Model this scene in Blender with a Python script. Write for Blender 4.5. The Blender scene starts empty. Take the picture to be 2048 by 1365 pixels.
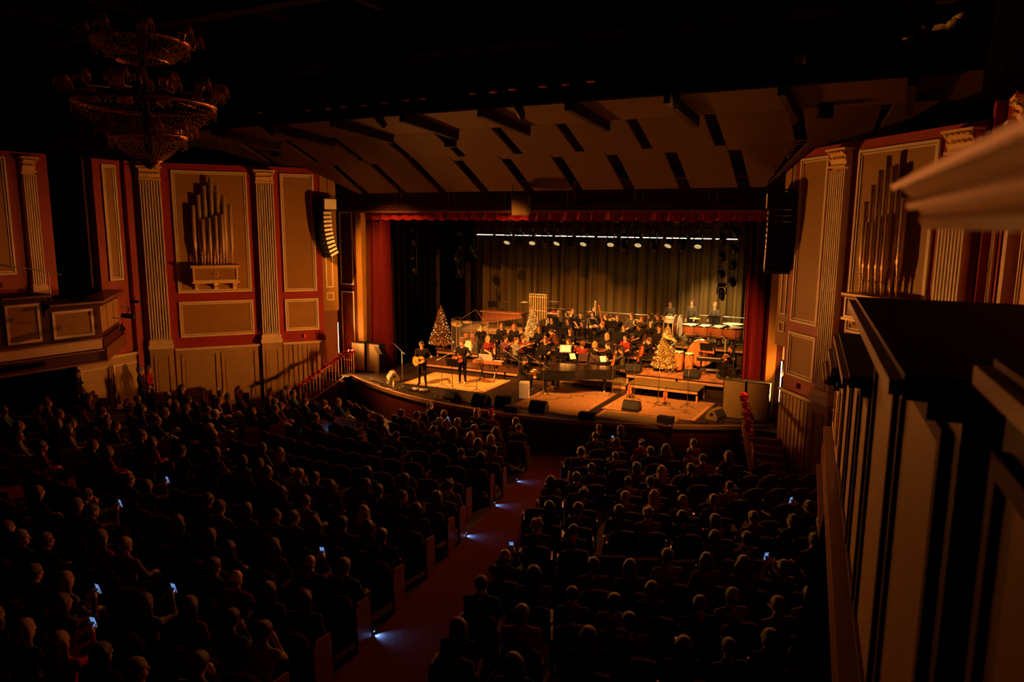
import bpy, math, random
import numpy as np
from mathutils import Vector, Matrix
from math import pi, sin, cos, atan2, hypot, radians as rad

# ------------------------------------------------------------------ camera
SC = bpy.context.scene
COL = SC.collection
FPX = 1445.3                       # focal length in pixels of the 2048 x 1365 frame
CAM = np.array([11.911, -25.241, 6.473])
YAW, PITCH, ROLL = rad(27.321), rad(9.205), rad(.425)
def _axes():
    cy, sy, cp, sp = cos(YAW), sin(YAW), cos(PITCH), sin(PITCH)
    f = np.array([-sy*cp, cy*cp, -sp]); r = np.array([cy, sy, 0.]); u = np.cross(r, f)
    c, s = cos(ROLL), sin(ROLL)
    return c*r+s*u, -s*r+c*u, f
AX = _axes()
def ray(x, y):
    return AX[2] + (x-1024)/FPX*AX[0] - (y-682.5)/FPX*AX[1]
def atz(x, y, z): d = ray(x, y); return CAM + d*((z-CAM[2])/d[2])      # where a pixel meets a level floor
def aty(x, y, Y): d = ray(x, y); return CAM + d*((Y-CAM[1])/d[1])      # where it meets a frontal plane
def pix(P):
    d = np.asarray(P, float)-CAM; z = d @ AX[2]
    return 1024+FPX*(d @ AX[0])/z, 682.5-FPX*(d @ AX[1])/z
cd = bpy.data.cameras.new('camera'); cd.sensor_width = 36; cd.lens = FPX/2048*36
cd.clip_start = .05; cd.clip_end = 200
cd.dof.use_dof = True; cd.dof.focus_distance = 27; cd.dof.aperture_fstop = 1.7
co = bpy.data.objects.new('camera', cd); COL.objects.link(co)
M = Matrix.Identity(4)
for i in range(3):
    M[i][0] = AX[0][i]; M[i][1] = AX[1][i]; M[i][2] = -AX[2][i]; M[i][3] = CAM[i]
co.matrix_world = M; SC.camera = co

# ------------------------------------------------------------------ exposure, world, lights
SC.view_settings.view_transform = 'Standard'; SC.view_settings.look = 'None'
SC.view_settings.gamma = 1; SC.view_settings.exposure = 0.0
SC.view_settings.use_curve_mapping = False
w = bpy.data.worlds.new('world'); SC.world = w; w.use_nodes = True
w.node_tree.nodes['Background'].inputs[0].default_value = (.25, .6, .3, 1)
w.node_tree.nodes['Background'].inputs[1].default_value = .0006
WARM = (1, .36, .065); AMBER = (1, .34, .06)
def light(name, kind, loc, target, power, col, **kw):
    d = bpy.data.lights.new(name, kind); d.energy = power; d.color = col
    for k, v in kw.items(): setattr(d, k, v)
    o = bpy.data.objects.new(name, d); COL.objects.link(o); o.location = loc
    v = Vector(target)-Vector(loc); o.rotation_euler = v.to_track_quat('-Z', 'Y').to_euler()
    return o
# the two upright light bars at the sides of the proscenium, shining across the hall
BARS = [(-9.45, -.75, 1.45), (9.08, -.45, 1.4)]
light('bar_light', 'AREA', BARS[0], (9.5, -9.5, 3.8), 820, AMBER, shape='RECTANGLE', size=.07, size_y=1.25, spread=rad(96))
light('bar_light', 'AREA', BARS[1], (-10.0, -2.6, 2.2), 480, AMBER, shape='RECTANGLE', size=.07, size_y=1.25, spread=rad(50))
for p in BARS: light('bar_spill', 'AREA', (p[0]*.995, p[1]-.03, p[2]), (0, -4.5, 6.5), 120, AMBER, shape='RECTANGLE', size=.07, size_y=1.25, spread=rad(165))
# front-of-house profile spots hanging on the catwalk
FOH = [(-5.5, -7.9, 9.2), (-1.2, -7.9, 9.2), (3.2, -7.9, 9.2), (7.2, -7.9, 9.2), (-7.6, -7.9, 9.2)]
for (p, t, e) in ((FOH[0], (-3.7, .2, .6), 19000), (FOH[1], (-.8, 3.4, 1.3), 17000), (FOH[2], (2.3, 1.4, .8), 19000), (FOH[3], (5.0, 1.5, .8), 18000), (FOH[4], (-6.2, 4.0, 1.4), 10000)):
    light('foh_spot', 'SPOT', p, t, e, WARM, spot_size=rad(40), spot_blend=.8, shadow_soft_size=.12)
# truss wash heads over the orchestra
TRUSS_Y = 3.2
for (x, tx, ty, e) in ((-4.5, -4.4, 5.8, 90), (-2.2, -2.2, 5.8, 110), (0, 0, 5.8, 120), (2.2, 2.2, 5.8, 140), (4.4, 4.6, 5.8, 180), (5.4, 5.6, 5.8, 120)):
    light('truss_spot', 'SPOT', (x, TRUSS_Y+.42, 5.7), (tx, 7.4, 2.2), e, (1, .56, .18), spot_size=rad(85), spot_blend=.9, shadow_soft_size=.1)

for (p, t_, e, a) in (((4.8, 3.7, 5.75), (5.2, 6.6, 2.6), 3200, 56), ((.2, 3.7, 5.75), (.4, 5.9, 1.7), 1300, 66), ((-4.2, 3.7, 5.75), (-4.0, 6.0, 1.9), 500, 66)):
    light('truss_special', 'SPOT', p, t_, e, (1, .6, .22), spot_size=rad(a), spot_blend=.8, shadow_soft_size=.08)
# fill spots added at the truss, giving the audience a red rim
for (x, tx, ty, e) in ((-3.4, -8, -13, 3000), (.6, -1, -14, 2300), (4.6, 9.5, -19, 3200)):
    light('audience_fill', 'SPOT', (x, TRUSS_Y-.2, 5.6), (tx, ty, 1.6), e, (1, .24, .05), spot_size=rad(70), spot_blend=.9, shadow_soft_size=.08)

# ------------------------------------------------------------------ mesh builder
R_ = random.Random(7)
class MB:
    def __init__(s): s.v = []; s.f = []; s.m = []; s.s = []
    def add(s, vs, fs, M=None, mat=0, smooth=False):
        b = len(s.v)
        if M is not None: vs = [tuple(M @ Vector(v)) for v in vs]
        s.v.extend([tuple(v) for v in vs])
        for f in fs: s.f.append([b+i for i in f]); s.m.append(mat); s.s.append(smooth)
        return s
    def box(s, c, d, rz=0, M=None, mat=0, rx=0, ry=0):
        x, y, z = d[0]/2, d[1]/2, d[2]/2
        vs = [(a*x, b*y, e*z) for e in (-1, 1) for a, b in ((-1, -1), (1, -1), (1, 1), (-1, 1))]
        T = Matrix.Translation(c)
        if rz: T = T @ Matrix.Rotation(rz, 4, 'Z')
        if ry: T = T @ Matrix.Rotation(ry, 4, 'Y')
        if rx: T = T @ Matrix.Rotation(rx, 4, 'X')
        if M is not None: T = M @ T
        return s.add(vs, [(3, 2, 1, 0), (4, 5, 6, 7), (0, 1, 5, 4), (1, 2, 6, 5), (2, 3, 7, 6), (3, 0, 4, 7)], T, mat)
    def span(s, a, b, mat=0, M=None):
        return s.box([(a[i]+b[i])/2 for i in range(3)], [abs(a[i]-b[i]) for i in range(3)], mat=mat, M=M)
    def bar(s, p, q, w, h, mat=0, M=None):
        p, q = Vector(p), Vector(q); d = q-p
        T = Matrix.Translation((p+q)/2) @ d.to_track_quat('Y', 'Z').to_matrix().to_4x4()
        if M is not None: T = M @ T
        return s.box((0, 0, 0), (w, d.length, h), M=T, mat=mat)
    def ring(s, c, q, r, n, sx=1.):
        return [c + q @ Vector((r*sx*cos(2*pi*i/n), r*sin(2*pi*i/n), 0)) for i in range(n)]
    def tube(s, path, r, n=6, mat=0, M=None, closed=False, caps=True):
        P = [Vector(p) for p in path]; k = len(P); rs = r if isinstance(r, (list, tuple)) else [r]*k
        vs = []; fs = []
        for i, p in enumerate(P):
            a = P[i-1] if (i or closed) else P[0]; b = P[(i+1) % k] if (i < k-1 or closed) else P[-1]
            d = b-a
            if d.length < 1e-9: d = Vector((0, 0, 1))
            q = d.to_track_quat('Z', 'X' if abs(d.normalized().x) < .9 else 'Y')
            vs += s.ring(p, q, rs[i], n)
        for i in range(k if closed else k-1):
            j = (i+1) % k
            for a in range(n): b = (a+1) % n; fs.append((i*n+a, i*n+b, j*n+b, j*n+a))
        s.add(vs, fs, M, mat, True)
        if caps and not closed:
            s.add(vs[:n], [tuple(range(n-1, -1, -1))], M, mat); s.add(vs[-n:], [tuple(range(n))], M, mat)
        return s
    def cyl(s, p, q, r, r2=None, n=10, mat=0, M=None, caps=True): return s.tube([p, q], [r, r if r2 is None else r2], n, mat, M, caps=caps)
    def lathe(s, prof, n=16, mat=0, M=None, smooth=True, a0=0, a1=2*pi):
        full = abs(a1-a0-2*pi) < 1e-6; m = n if full else n+1
        vs = []; fs = []
        for (r, z) in prof:
            for i in range(m): a = a0+(a1-a0)*i/n; vs.append((r*cos(a), r*sin(a), z))
        for k in range(len(prof)-1):
            for i in range(n): j = (i+1) % m; fs.append((k*m+i, k*m+j, (k+1)*m+j, (k+1)*m+i))
        return s.add(vs, fs, M, mat, smooth)
    def disc(s, c, r, n=16, mat=0, M=None):
        return s.add([(c[0]+r*cos(2*pi*i/n), c[1]+r*sin(2*pi*i/n), c[2]) for i in range(n)], [tuple(range(n))], M, mat)
    def ball(s, c, r, n=10, mat=0, M=None, sc=(1, 1, 1)):
        k = max(4, n//2+1); vs = [(c[0], c[1], c[2]-r*sc[2])]; fs = []
        for j in range(1, k):
            t = -pi/2+pi*j/k
            for i in range(n):
                a = 2*pi*i/n; vs.append((c[0]+r*sc[0]*cos(t)*cos(a), c[1]+r*sc[1]*cos(t)*sin(a), c[2]+r*sc[2]*sin(t)))
        vs.append((c[0], c[1], c[2]+r*sc[2])); L = len(vs)-1
        for i in range(n):
            i2 = (i+1) % n
            fs.append((0, 1+i2, 1+i)); fs.append((L, L-n+i, L-n+i2))
            for j in range(k-2): b = 1+j*n; fs.append((b+i, b+i2, b+n+i2, b+n+i))
        return s.add(vs, fs, M, mat, True)
    def prism(s, poly, z0, z1, mat=0, M=None, smooth=False):
        n = len(poly); vs = [(x, y, z0) for x, y in poly]+[(x, y, z1) for x, y in poly]
        s.add(vs, [tuple(range(n-1, -1, -1)), tuple(range(n, 2*n))], M, mat)
        return s.add(vs, [(i, (i+1) % n, n+(i+1) % n, n+i) for i in range(n)], M, mat, smooth)
    def frame(s, w, h, t, d, mat=0, M=None):       # upright rectangular moulding: width x, height z, width of strip t, depth y
        for (a, b) in (((-w/2, 0, 0), (w/2, d, t)), ((-w/2, 0, h-t), (w/2, d, h)), ((-w/2, 0, t), (-w/2+t, d, h-t)), ((w/2-t, 0, t), (w/2, d, h-t))):
            s.span(a, b, mat, M)
        return s
    def mesh(s, name):
        me = bpy.data.meshes.new(name); me.from_pydata(s.v, [], s.f)
        me.polygons.foreach_set('material_index', s.m); me.polygons.foreach_set('use_smooth', s.s)
        me.update(); return me

def put(me, name, mats=None, parent=None, loc=None, rz=None, M=None):
    o = bpy.data.objects.new(name, me); COL.objects.link(o)
    if mats is not None and me is not None and not me.materials:
        for m in (mats if isinstance(mats, (list, tuple)) else [mats]): me.materials.append(MAT[m] if isinstance(m, str) else m)
    if parent is not None: o.parent = parent
    if M is not None: o.matrix_local = M
    if loc is not None: o.location = loc
    if rz is not None: o.rotation_euler = (0, 0, rz)
    return o
def tag(o, label=None, cat=None, group=None, kind=None):
    if label: o['label'] = label
    if cat: o['category'] = cat
    if group: o['group'] = group
    if kind: o['kind'] = kind
    return o
def thing(name, label, cat, loc=(0, 0, 0), rz=0, group=None):
    o = bpy.data.objects.new(name, None); COL.objects.link(o); o.empty_display_size = .1
    o.location = loc; o.rotation_euler = (0, 0, rz)
    return tag(o, label, cat, group)
def part(mb, name, mats, parent, label=None, kind=None, **kw): return tag(put(mb.mesh(name), name, mats, parent, **kw), label, kind=kind)
def solo(mb, name, mats, label, cat, group=None, **kw): return tag(put(mb.mesh(name), name, mats, **kw), label, cat, group)
def struct(mb, name, mats, parent=None, **kw):
    o = put(mb.mesh(name), name, mats, parent, **kw)
    if parent is None: o['kind'] = 'structure'
    return o
def kids(o): return KIDS.get(o.name, [])
def copy_tree(root, loc=None, rz=None, label=None, group=None, parent=None):
    c = root.copy(); COL.objects.link(c)
    if parent is not None: c.parent = parent
    if loc is not None: c.location = loc
    if rz is not None: c.rotation_euler = (0, 0, rz)
    if label: c['label'] = label
    if group: c['group'] = group
    for ch in list(root.children): copy_tree(ch, parent=c)
    return c
KIDS = {}

# ------------------------------------------------------------------ materials
MAT = {}
def mat(name, col, rough=.6, metal=0, var=.18, scale=6, bump=0, emit=0, ecol=None, stretch=None, spec=None, alpha=None, trans=0):
    m = bpy.data.materials.new(name); m.use_nodes = True; nt = m.node_tree; b = nt.nodes['Principled BSDF']
    b.inputs['Roughness'].default_value = rough; b.inputs['Metallic'].default_value = metal
    if spec is None and not metal: spec = {'black': .08, 'void': 0, 'stage_black': .25, 'drape_black': 0, 'drape_olive': .05, 'drape_red': .15, 'aud_floor': .1, 'carpet': 0, 'black_satin': .2, 'black_gloss': .3, 'grille_dark': .05, 'cloud': .1, 'seat_fabric': .1, 'trousers': .05, 'cloud_edge': .05, 'chair_fabric': .05}.get(name, .05 if name.startswith('cloth_') else .3)
    if spec is not None: b.inputs['Specular IOR Level'].default_value = spec
    if trans: b.inputs['Transmission Weight'].default_value = trans
    if alpha is not None: b.inputs['Alpha'].default_value = alpha
    if var:
        tc = nt.nodes.new('ShaderNodeTexCoord'); n = nt.nodes.new('ShaderNodeTexNoise'); n.inputs['Scale'].default_value = scale
        n.inputs['Detail'].default_value = 3
        src = tc.outputs['Object']
        if stretch:
            mp = nt.nodes.new('ShaderNodeMapping'); mp.inputs['Scale'].default_value = stretch
            nt.links.new(src, mp.inputs[0]); src = mp.outputs[0]
        nt.links.new(src, n.inputs['Vector'])
        cr = nt.nodes.new('ShaderNodeValToRGB'); nt.links.new(n.outputs['Fac'], cr.inputs[0])
        cr.color_ramp.elements[0].position = .3; cr.color_ramp.elements[1].position = .7
        cr.color_ramp.elements[0].color = tuple(c*(1-var) for c in col)+(1,); cr.color_ramp.elements[1].color = tuple(min(1, c*(1+var)) for c in col)+(1,)
        nt.links.new(cr.outputs[0], b.inputs['Base Color'])
        if bump:
            bp = nt.nodes.new('ShaderNodeBump'); bp.inputs['Strength'].default_value = bump; bp.inputs['Distance'].default_value = .02
            nt.links.new(n.outputs['Fac'], bp.inputs['Height']); nt.links.new(bp.outputs[0], b.inputs['Normal'])
    else: b.inputs['Base Color'].default_value = tuple(col)+(1,)
    if emit:
        b.inputs['Emission Color'].default_value = tuple(ecol or col)+(1,); b.inputs['Emission Strength'].default_value = emit
    MAT[name] = m; return m
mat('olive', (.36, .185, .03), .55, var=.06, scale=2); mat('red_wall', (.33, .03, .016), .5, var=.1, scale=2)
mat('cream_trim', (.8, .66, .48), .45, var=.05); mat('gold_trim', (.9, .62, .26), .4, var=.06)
mat('pilaster_paint', (.74, .56, .34), .5, var=.08, scale=4)
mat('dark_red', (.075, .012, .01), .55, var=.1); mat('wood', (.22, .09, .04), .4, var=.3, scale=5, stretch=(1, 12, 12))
mat('wainscot', (.42, .26, .1), .5, var=.1, scale=3)
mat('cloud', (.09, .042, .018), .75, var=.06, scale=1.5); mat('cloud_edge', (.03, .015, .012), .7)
mat('black', (.012, .011, .010), .6, var=.2); mat('black_gloss', (.008, .007, .006), .2, var=0); mat('black_satin', (.014, .013, .012), .35, var=0)
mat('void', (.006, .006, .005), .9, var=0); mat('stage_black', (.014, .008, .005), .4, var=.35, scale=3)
mat('stage_wood', (.08, .03, .013), .35, var=.35, scale=4, stretch=(1, 10, 1))
mat('lip_wood', (.30, .16, .08), .4, var=.2)
mat('drape_red', (.075, .001, .003), .75, var=.2, scale=10); mat('drape_olive', (.095, .062, .022), .85, var=.15, scale=8, stretch=(6, 6, .6))
mat('drape_red_lit', (.3, .004, .01), .75, var=.2, scale=10); mat('drape_black', (.02, .012, .008), .9, var=.1)  # valance is the same red velvet, lightened for light that misses it
mat('carpet', (.11, .035, .028), .95, var=.3, scale=30, bump=.3); mat('aud_floor', (.05, .035, .03), .9, var=.3, scale=12)
mat('steel', (.5, .47, .42), .3, 1, var=0); mat('chrome', (.75, .73, .7), .12, 1, var=0); mat('brass', (.85, .58, .24), .3, .45, var=.05)
mat('copper', (.72, .28, .12), .3, .5, var=.1, scale=3); mat('bronze_pipe', (.7, .5, .3), .42, .35, var=.08)
mat('cymbal', (.85, .6, .22), .35, .35, var=.1, scale=20)
mat('skinhead', (.85, .78, .62), .5, var=.05); mat('paper', (.85, .8, .68), .7, var=.03)
mat('varnish', (.36, .08, .022), .22, var=.3, scale=6); mat('guitar_top', (.6, .26, .07), .25, var=.15, scale=6, stretch=(1, 8, 1))
mat('rosewood', (.06, .025, .015), .35, var=.2); mat('conga_wood', (.45, .16, .05), .3, var=.25, scale=4, stretch=(8, 8, 1))
mat('ivory', (.8, .74, .6), .35, var=.03); mat('gong', (.55, .3, .1), .3, .9, var=.25, scale=5)
mat('plexi', (.9, .9, .9), .05, var=0, alpha=.03); mat('rose', (.62, .012, .04), .5, var=.25, scale=30); mat('leaf', (.03, .09, .03), .5, var=.3, scale=20)
mat('tinsel_gold', (.85, .56, .2), .3, .15, var=.5, scale=25); mat('tinsel_white', (.8, .7, .5), .32, .1, var=.4, scale=25); mat('tinsel_brown', (.6, .3, .12), .35, .15, var=.5, scale=25)
mat('bulb', (1, .8, .45), .4, var=0, emit=6, ecol=(1, .62, .22)); mat('led_white', (1, .9, .7), .4, var=0, emit=5, ecol=(1, .82, .5))
mat('led_bar', (1, .9, .7), .4, var=0, emit=7, ecol=(1, .8, .45)); mat('lens', (.9, .8, .55), .3, var=0, emit=1.3, ecol=(1, .72, .3))
mat('phone_screen', (.3, .5, 1), .3, var=0, emit=.55, ecol=(.22, .45, 1)); mat('aisle_led', (.2, .5, 1), .3, var=0, emit=1.5, ecol=(.15, .5, 1))
mat('seat_fabric', (.05, .012, .012), .85, var=.25, scale=20); mat('seat_wood', (.16, .06, .03), .35, var=.2)
mat('crystal', (.75, .5, .38), .12, .25, var=.2, scale=40); mat('shade', (.5, .22, .12), .35, var=.15)
mat('grey_box', (.30, .29, .28), .6, var=.08); mat('cabinet', (.12, .08, .03), .5, var=.08); mat('grille', (.16, .1, .04), .55, var=.25, scale=60)
mat('grille_dark', (.02, .018, .016), .6, var=.3, scale=60); mat('white_paint', (.6, .53, .4), .45, var=.05); mat('chair_fabric', (.05, .03, .025), .8, var=.2)
mat('metal_black', (.02, .019, .018), .32, .6, var=0); mat('stair_red', (.16, .04, .03), .6, var=.3, scale=10)
mat('rug_tan', (.5, .28, .1), .95, var=.25, scale=14, bump=.4); mat('rug_rust', (.2, .1, .035), .95, var=.25, scale=10, bump=.4); mat('rug_pattern', (.3, .13, .05), .95, var=.6, scale=3.5, bump=.3)
mat('lens_glass', (.05, .05, .06), .08, var=0); mat('gilt_plaster', (.7, .4, .18), .35, .2, var=.25, scale=6); mat('gilt', (.7, .36, .16), .28, .9, var=.25, scale=6)
mat('blue_led', (.1, .3, 1), .4, var=0, emit=4, ecol=(.1, .25, 1))
# ================================================================== the hall
def fz(y): return -1.1 + .1*max(0., -3.5-y)          # raked auditorium floor
def lip_y(x): return -3.8 + .036*x*x
# auditorium floor
mb = MB(); xs = [-17+34*i/20 for i in range(21)]; ys = [1, -3.5]+[-3.5-1.5*i for i in range(1, 20)]
mb.add([(x, y, fz(y)) for y in ys for x in xs], [(j*21+i+1, j*21+i, (j+1)*21+i, (j+1)*21+i+1) for j in range(len(ys)-1) for i in range(20)])
floor = struct(mb, 'floor', 'aud_floor')
AC = (0, 5.)                                           # seat rows and aisles are laid out around this point
def pol(r, a): return (AC[0]+r*sin(a), AC[1]-r*cos(a))
A_IN = .2395
for sgn in (1, -1):
    mb = MB(); vs = []
    for i in range(24):
        r = 9.6+i*.75
        for e in (0, 1):
            x, y = pol(r, A_IN); x += e*1.25*cos(A_IN); y += e*1.25*sin(A_IN)
            vs.append((sgn*x, y, fz(y)+.012))
    mb.add(vs, [(2*i, 2*i+1, 2*i+3, 2*i+2) for i in range(23)]); struct(mb, 'aisle_carpet', 'carpet', floor)
mb = MB(); mb.span((-10, -5.4, -1.1), (10, -3.95, -1.085)); struct(mb, 'front_carpet', 'carpet', floor)
# stage deck, apron and its curved front
xs = [-9.0+18*i/48 for i in range(49)]
poly = [(x, max(lip_y(x), -3.8)) for x in xs]
deck = poly+[(9.0, -.9), (10.1, -.9), (10.1, 9), (-10.1, 9), (-10.1, -.9), (-9.0, -.9)]
mb = MB(); mb.prism(deck, -.14, 0); stage = struct(mb, 'floor_stage', 'stage_black')
mb = MB()
for i in range(48):
    a, b = poly[i], poly[i+1]
    vs = [(a[0], a[1]-.03, -.12), (b[0], b[1]-.03, -.12), (b[0], b[1]-.03, .012), (a[0], a[1]-.03, .012), (a[0], a[1]+.1, .012), (b[0], b[1]+.1, .012)]
    mb.add(vs, [(0, 1, 2, 3), (3, 2, 5, 4)])
struct(mb, 'stage_lip', 'lip_wood', stage)
for i in range(24):                                    # boards of the curved front
    a, b = poly[2*i], poly[2*i+2]; c = poly[2*i+1]
    mb = MB(); d = hypot(b[0]-a[0], b[1]-a[1]); mb.box((c[0], c[1]+.1, -.62), (d-.006, .05, .96), atan2(b[1]-a[1], b[0]-a[0])); struct(mb, 'front_board', 'dark_red', stage)
mb = MB()
for k in range(13): x = -9+1.5*k; mb.span((x, -1.0, .001), (x+.012, 7.4, .003))
struct(mb, 'deck_seams', 'stage_wood', stage)
# stairs at both ends of the apron
for sgn in (1, -1):
    st = None
    for k in range(7):
        z = -.157*(k+1); y = -1.75-.3*k
        x0 = 8.15+.11*k; mb = MB()
        mb.span((sgn*x0, y, -1.1), (sgn*(9.45+.07*k), y-.3, z)); o = struct(mb, 'step' if st else 'stage_stairs', 'stair_red', st)
        if st is None: st = o; tag(o, kind='structure')
        mb = MB(); mb.span((sgn*x0, y-.26, z), (sgn*(9.45+.07*k), y-.31, z+.012)); struct(mb, 'step_nosing', 'lip_wood', st)
    mb = MB(); mb.span((sgn*8.1, -.9, -.14), (sgn*10.2, -1.75, -.001)); struct(mb, 'landing', 'stage_black', st)

# ------------------------------------------------------------------ side walls
def WM(side):           # wall frame: x along the wall away from the stage, y into the hall, z up
    M = Matrix.Identity(4)
    cols = ((.622*side, -.783, 0), (-.783*side, -.622, 0), (0, 0, 1), (10.45*side, -3.16, 0))
    for j in range(4):
        for i in range(3): M[i][j] = cols[j][i]
    return M
def panel(wall, M, s0, s1, z0, z1, field='olive', trim='cream_trim', t=.1, y=0):
    mb = MB(); mb.span((s0, y, z0), (s1, y+.02, z1), M=M); struct(mb, 'panel', field, wall)
    T = M @ Matrix.Translation(((s0+s1)/2, y, z0)); w_, h_ = s1-s0, z1-z0
    mb = MB(); mb.frame(w_, h_, t*.62, .07, M=T)
    mb.frame(w_-2*t*.9, h_-2*t*.9, t*.34, .045, M=T @ Matrix.Translation((0, 0, t*.9))); struct(mb, 'panel_moulding', trim, wall)
def capital(mb, M, w_, z0, h_):
    mb.span((-.03, 0, z0), (w_+.03, .24, z0+.05), M=M)
    n = 5
    for row, (zz, hh, pr) in enumerate(((z0+.05, h_*.45, .2), (z0+.05+h_*.36, h_*.42, .26))):
        for i in range(n):
            x = (i+.5)*w_/n
            vs = [(x-w_/n*.46, .14, zz), (x+w_/n*.46, .14, zz), (x+w_/n*.5, pr+.02, zz+hh*.7), (x-w_/n*.5, pr+.02, zz+hh*.7), (x, pr+.1, zz+hh*.86), (x, pr+.04, zz+hh)]
            mb.add(vs, [(0, 1, 2, 3), (3, 2, 4), (3, 4, 5), (4, 2, 5)], M)
    for x in (.03, w_-.03):
        mb.tube([(x+.07*cos(a)*(1-a/14), .27, z0+h_*.8+.07*sin(a)*(1-a/14)) for a in [k*.7 for k in range(14)]], .022, 5, M=M)
    mb.span((0, 0, z0+.05), (w_, .17, z0+h_*.86), M=M)
    mb.span((-.08, 0, z0+h_*.88), (w_+.08, .32, z0+h_), M=M)
def pilaster(wall, M, s, w_, zb, zt, ped=True, n=8):
    T = M @ Matrix.Translation((s, 0, 0))
    mb = MB(); mb.span((0, 0, zb), (w_, .1, zt), M=T); p = struct(mb, 'pilaster', 'pilaster_paint', wall)
    rw = w_/(n+(n-1)*.75)
    for i in range(n):
        mb = MB(); x = i*rw*1.75
        mb.prism([(x, .1), (x+rw, .1), (x+rw*.9, .2), (x+rw*.1, .2)], zb+.03, zt-.06, M=T); struct(mb, 'fillet', 'cream_trim', p)
    mb = MB(); capital(mb, T, w_, zt, .5); struct(mb, 'capital', 'gold_trim', p)
    mb = MB()
    for (z0, z1, e) in ((zb-.06, zb, .03), (zb-.13, zb-.06, .06), (zb-.2, zb-.13, .045), (zb-.36, zb-.2, .09)): mb.span((-e, 0, z0), (w_+e, .19+e, z1), M=T)
    struct(mb, 'base', 'pilaster_paint', p)
    if ped:
        mb = MB(); mb.span((-.06, 0, -1.2), (w_+.06, .2, zb-.36), M=T); struct(mb, 'pedestal', 'wainscot', p)
        mb = MB(); mb.frame(w_-.16, 2.0, .04, .03, M=T @ Matrix.Translation((w_/2, .2, -.75))); mb.span((.2, .2, -.6), (w_-.2, .215, 1.1), M=T); struct(mb, 'pedestal_panel', 'wainscot', p)
def organ(side, M):
    lab = 'left' if side < 0 else 'right'
    root = thing('organ_pipes', 'rank of bronze organ pipes on a bracketed console, %s wall of the hall' % lab, 'organ pipes', tuple(M @ Vector((2.35, .05, 3.9))), group='organ pipe displays on the side walls')
    Li = root.matrix_basis.inverted() if False else Matrix.Translation(-Vector(root.location)) @ M @ Matrix.Translation((2.35, 0, 0))
    mb = MB(); mb.span((-.82, .02, 4.15), (.82, .5, 4.72), M=Li); part(mb, 'console_case', 'olive', root)
    mb = MB(); mb.frame(1.64, .57, .06, .03, M=Li @ Matrix.Translation((0, .5, 4.15))); mb.span((-.9, .02, 4.72), (.9, .58, 4.78), M=Li); mb.span((-.88, .02, 4.08), (.88, .55, 4.15), M=Li)
    mb.tube([(.1*cos(a), .52, 4.43+.1*sin(a)) for a in [k*pi/6 for k in range(12)]], .018, 5, M=Li, closed=True)
    for k in range(34): mb.ball((-.85+k*.0515, .57, 4.69), .02, 5, M=Li)
    part(mb, 'console_moulding', 'gold_trim', root)
    for x in (-.7, 0, .7):
        mb = MB(); mb.prism([(.02, 4.08), (.42, 4.08), (.36, 3.98), (.14, 3.9), (.1, 3.8), (.02, 3.8)], x-.07, x+.07, M=Li @ Matrix(((0, 0, 1, 0), (1, 0, 0, 0), (0, 1, 0, 0), (0, 0, 0, 1)))); part(mb, 'bracket', 'gold_trim', root)
    tall = [(-.66, 7.15), (-.44, 7.5), (-.22, 7.88), (0, 8.17), (.24, 7.85), (.46, 7.5), (.67, 7.1)]
    front = [(-.33, 6.78), (-.11, 6.72), (.13, 6.62), (.36, 6.58)]
    if side > 0: tall = [(-x, z) for x, z in tall]; front = [(-x, z) for x, z in front]
    for (x, zt), y, r in [(t, .22, .075) for t in tall]+[(t, .37, .06) for t in front]:
        zf = 5.25 if y < .3 else 5.1
        mb = MB(); mb.lathe([(.018, 4.78), (.028, zf), (.034, zf+.02), (r, zf+.34), (r, zt), (r*.85, zt)], 12, M=Li @ Matrix.Translation((x, y, 0)))
        q = part(mb, 'pipe', 'bronze_pipe', root)
        mb = MB(); mb.lathe([(.05, zf-.02), (.055, zf+.03), (.04, zf+.05)], 10, M=Li @ Matrix.Translation((x, y, 0))); part(mb, 'pipe_collar', 'bronze_pipe', q); mb = MB(); mb.box((x, y+r*.75, zf+.4), (r*1.1, .03, .08), M=Li); part(mb, 'pipe_mouth', 'bronze_pipe', q)
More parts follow.
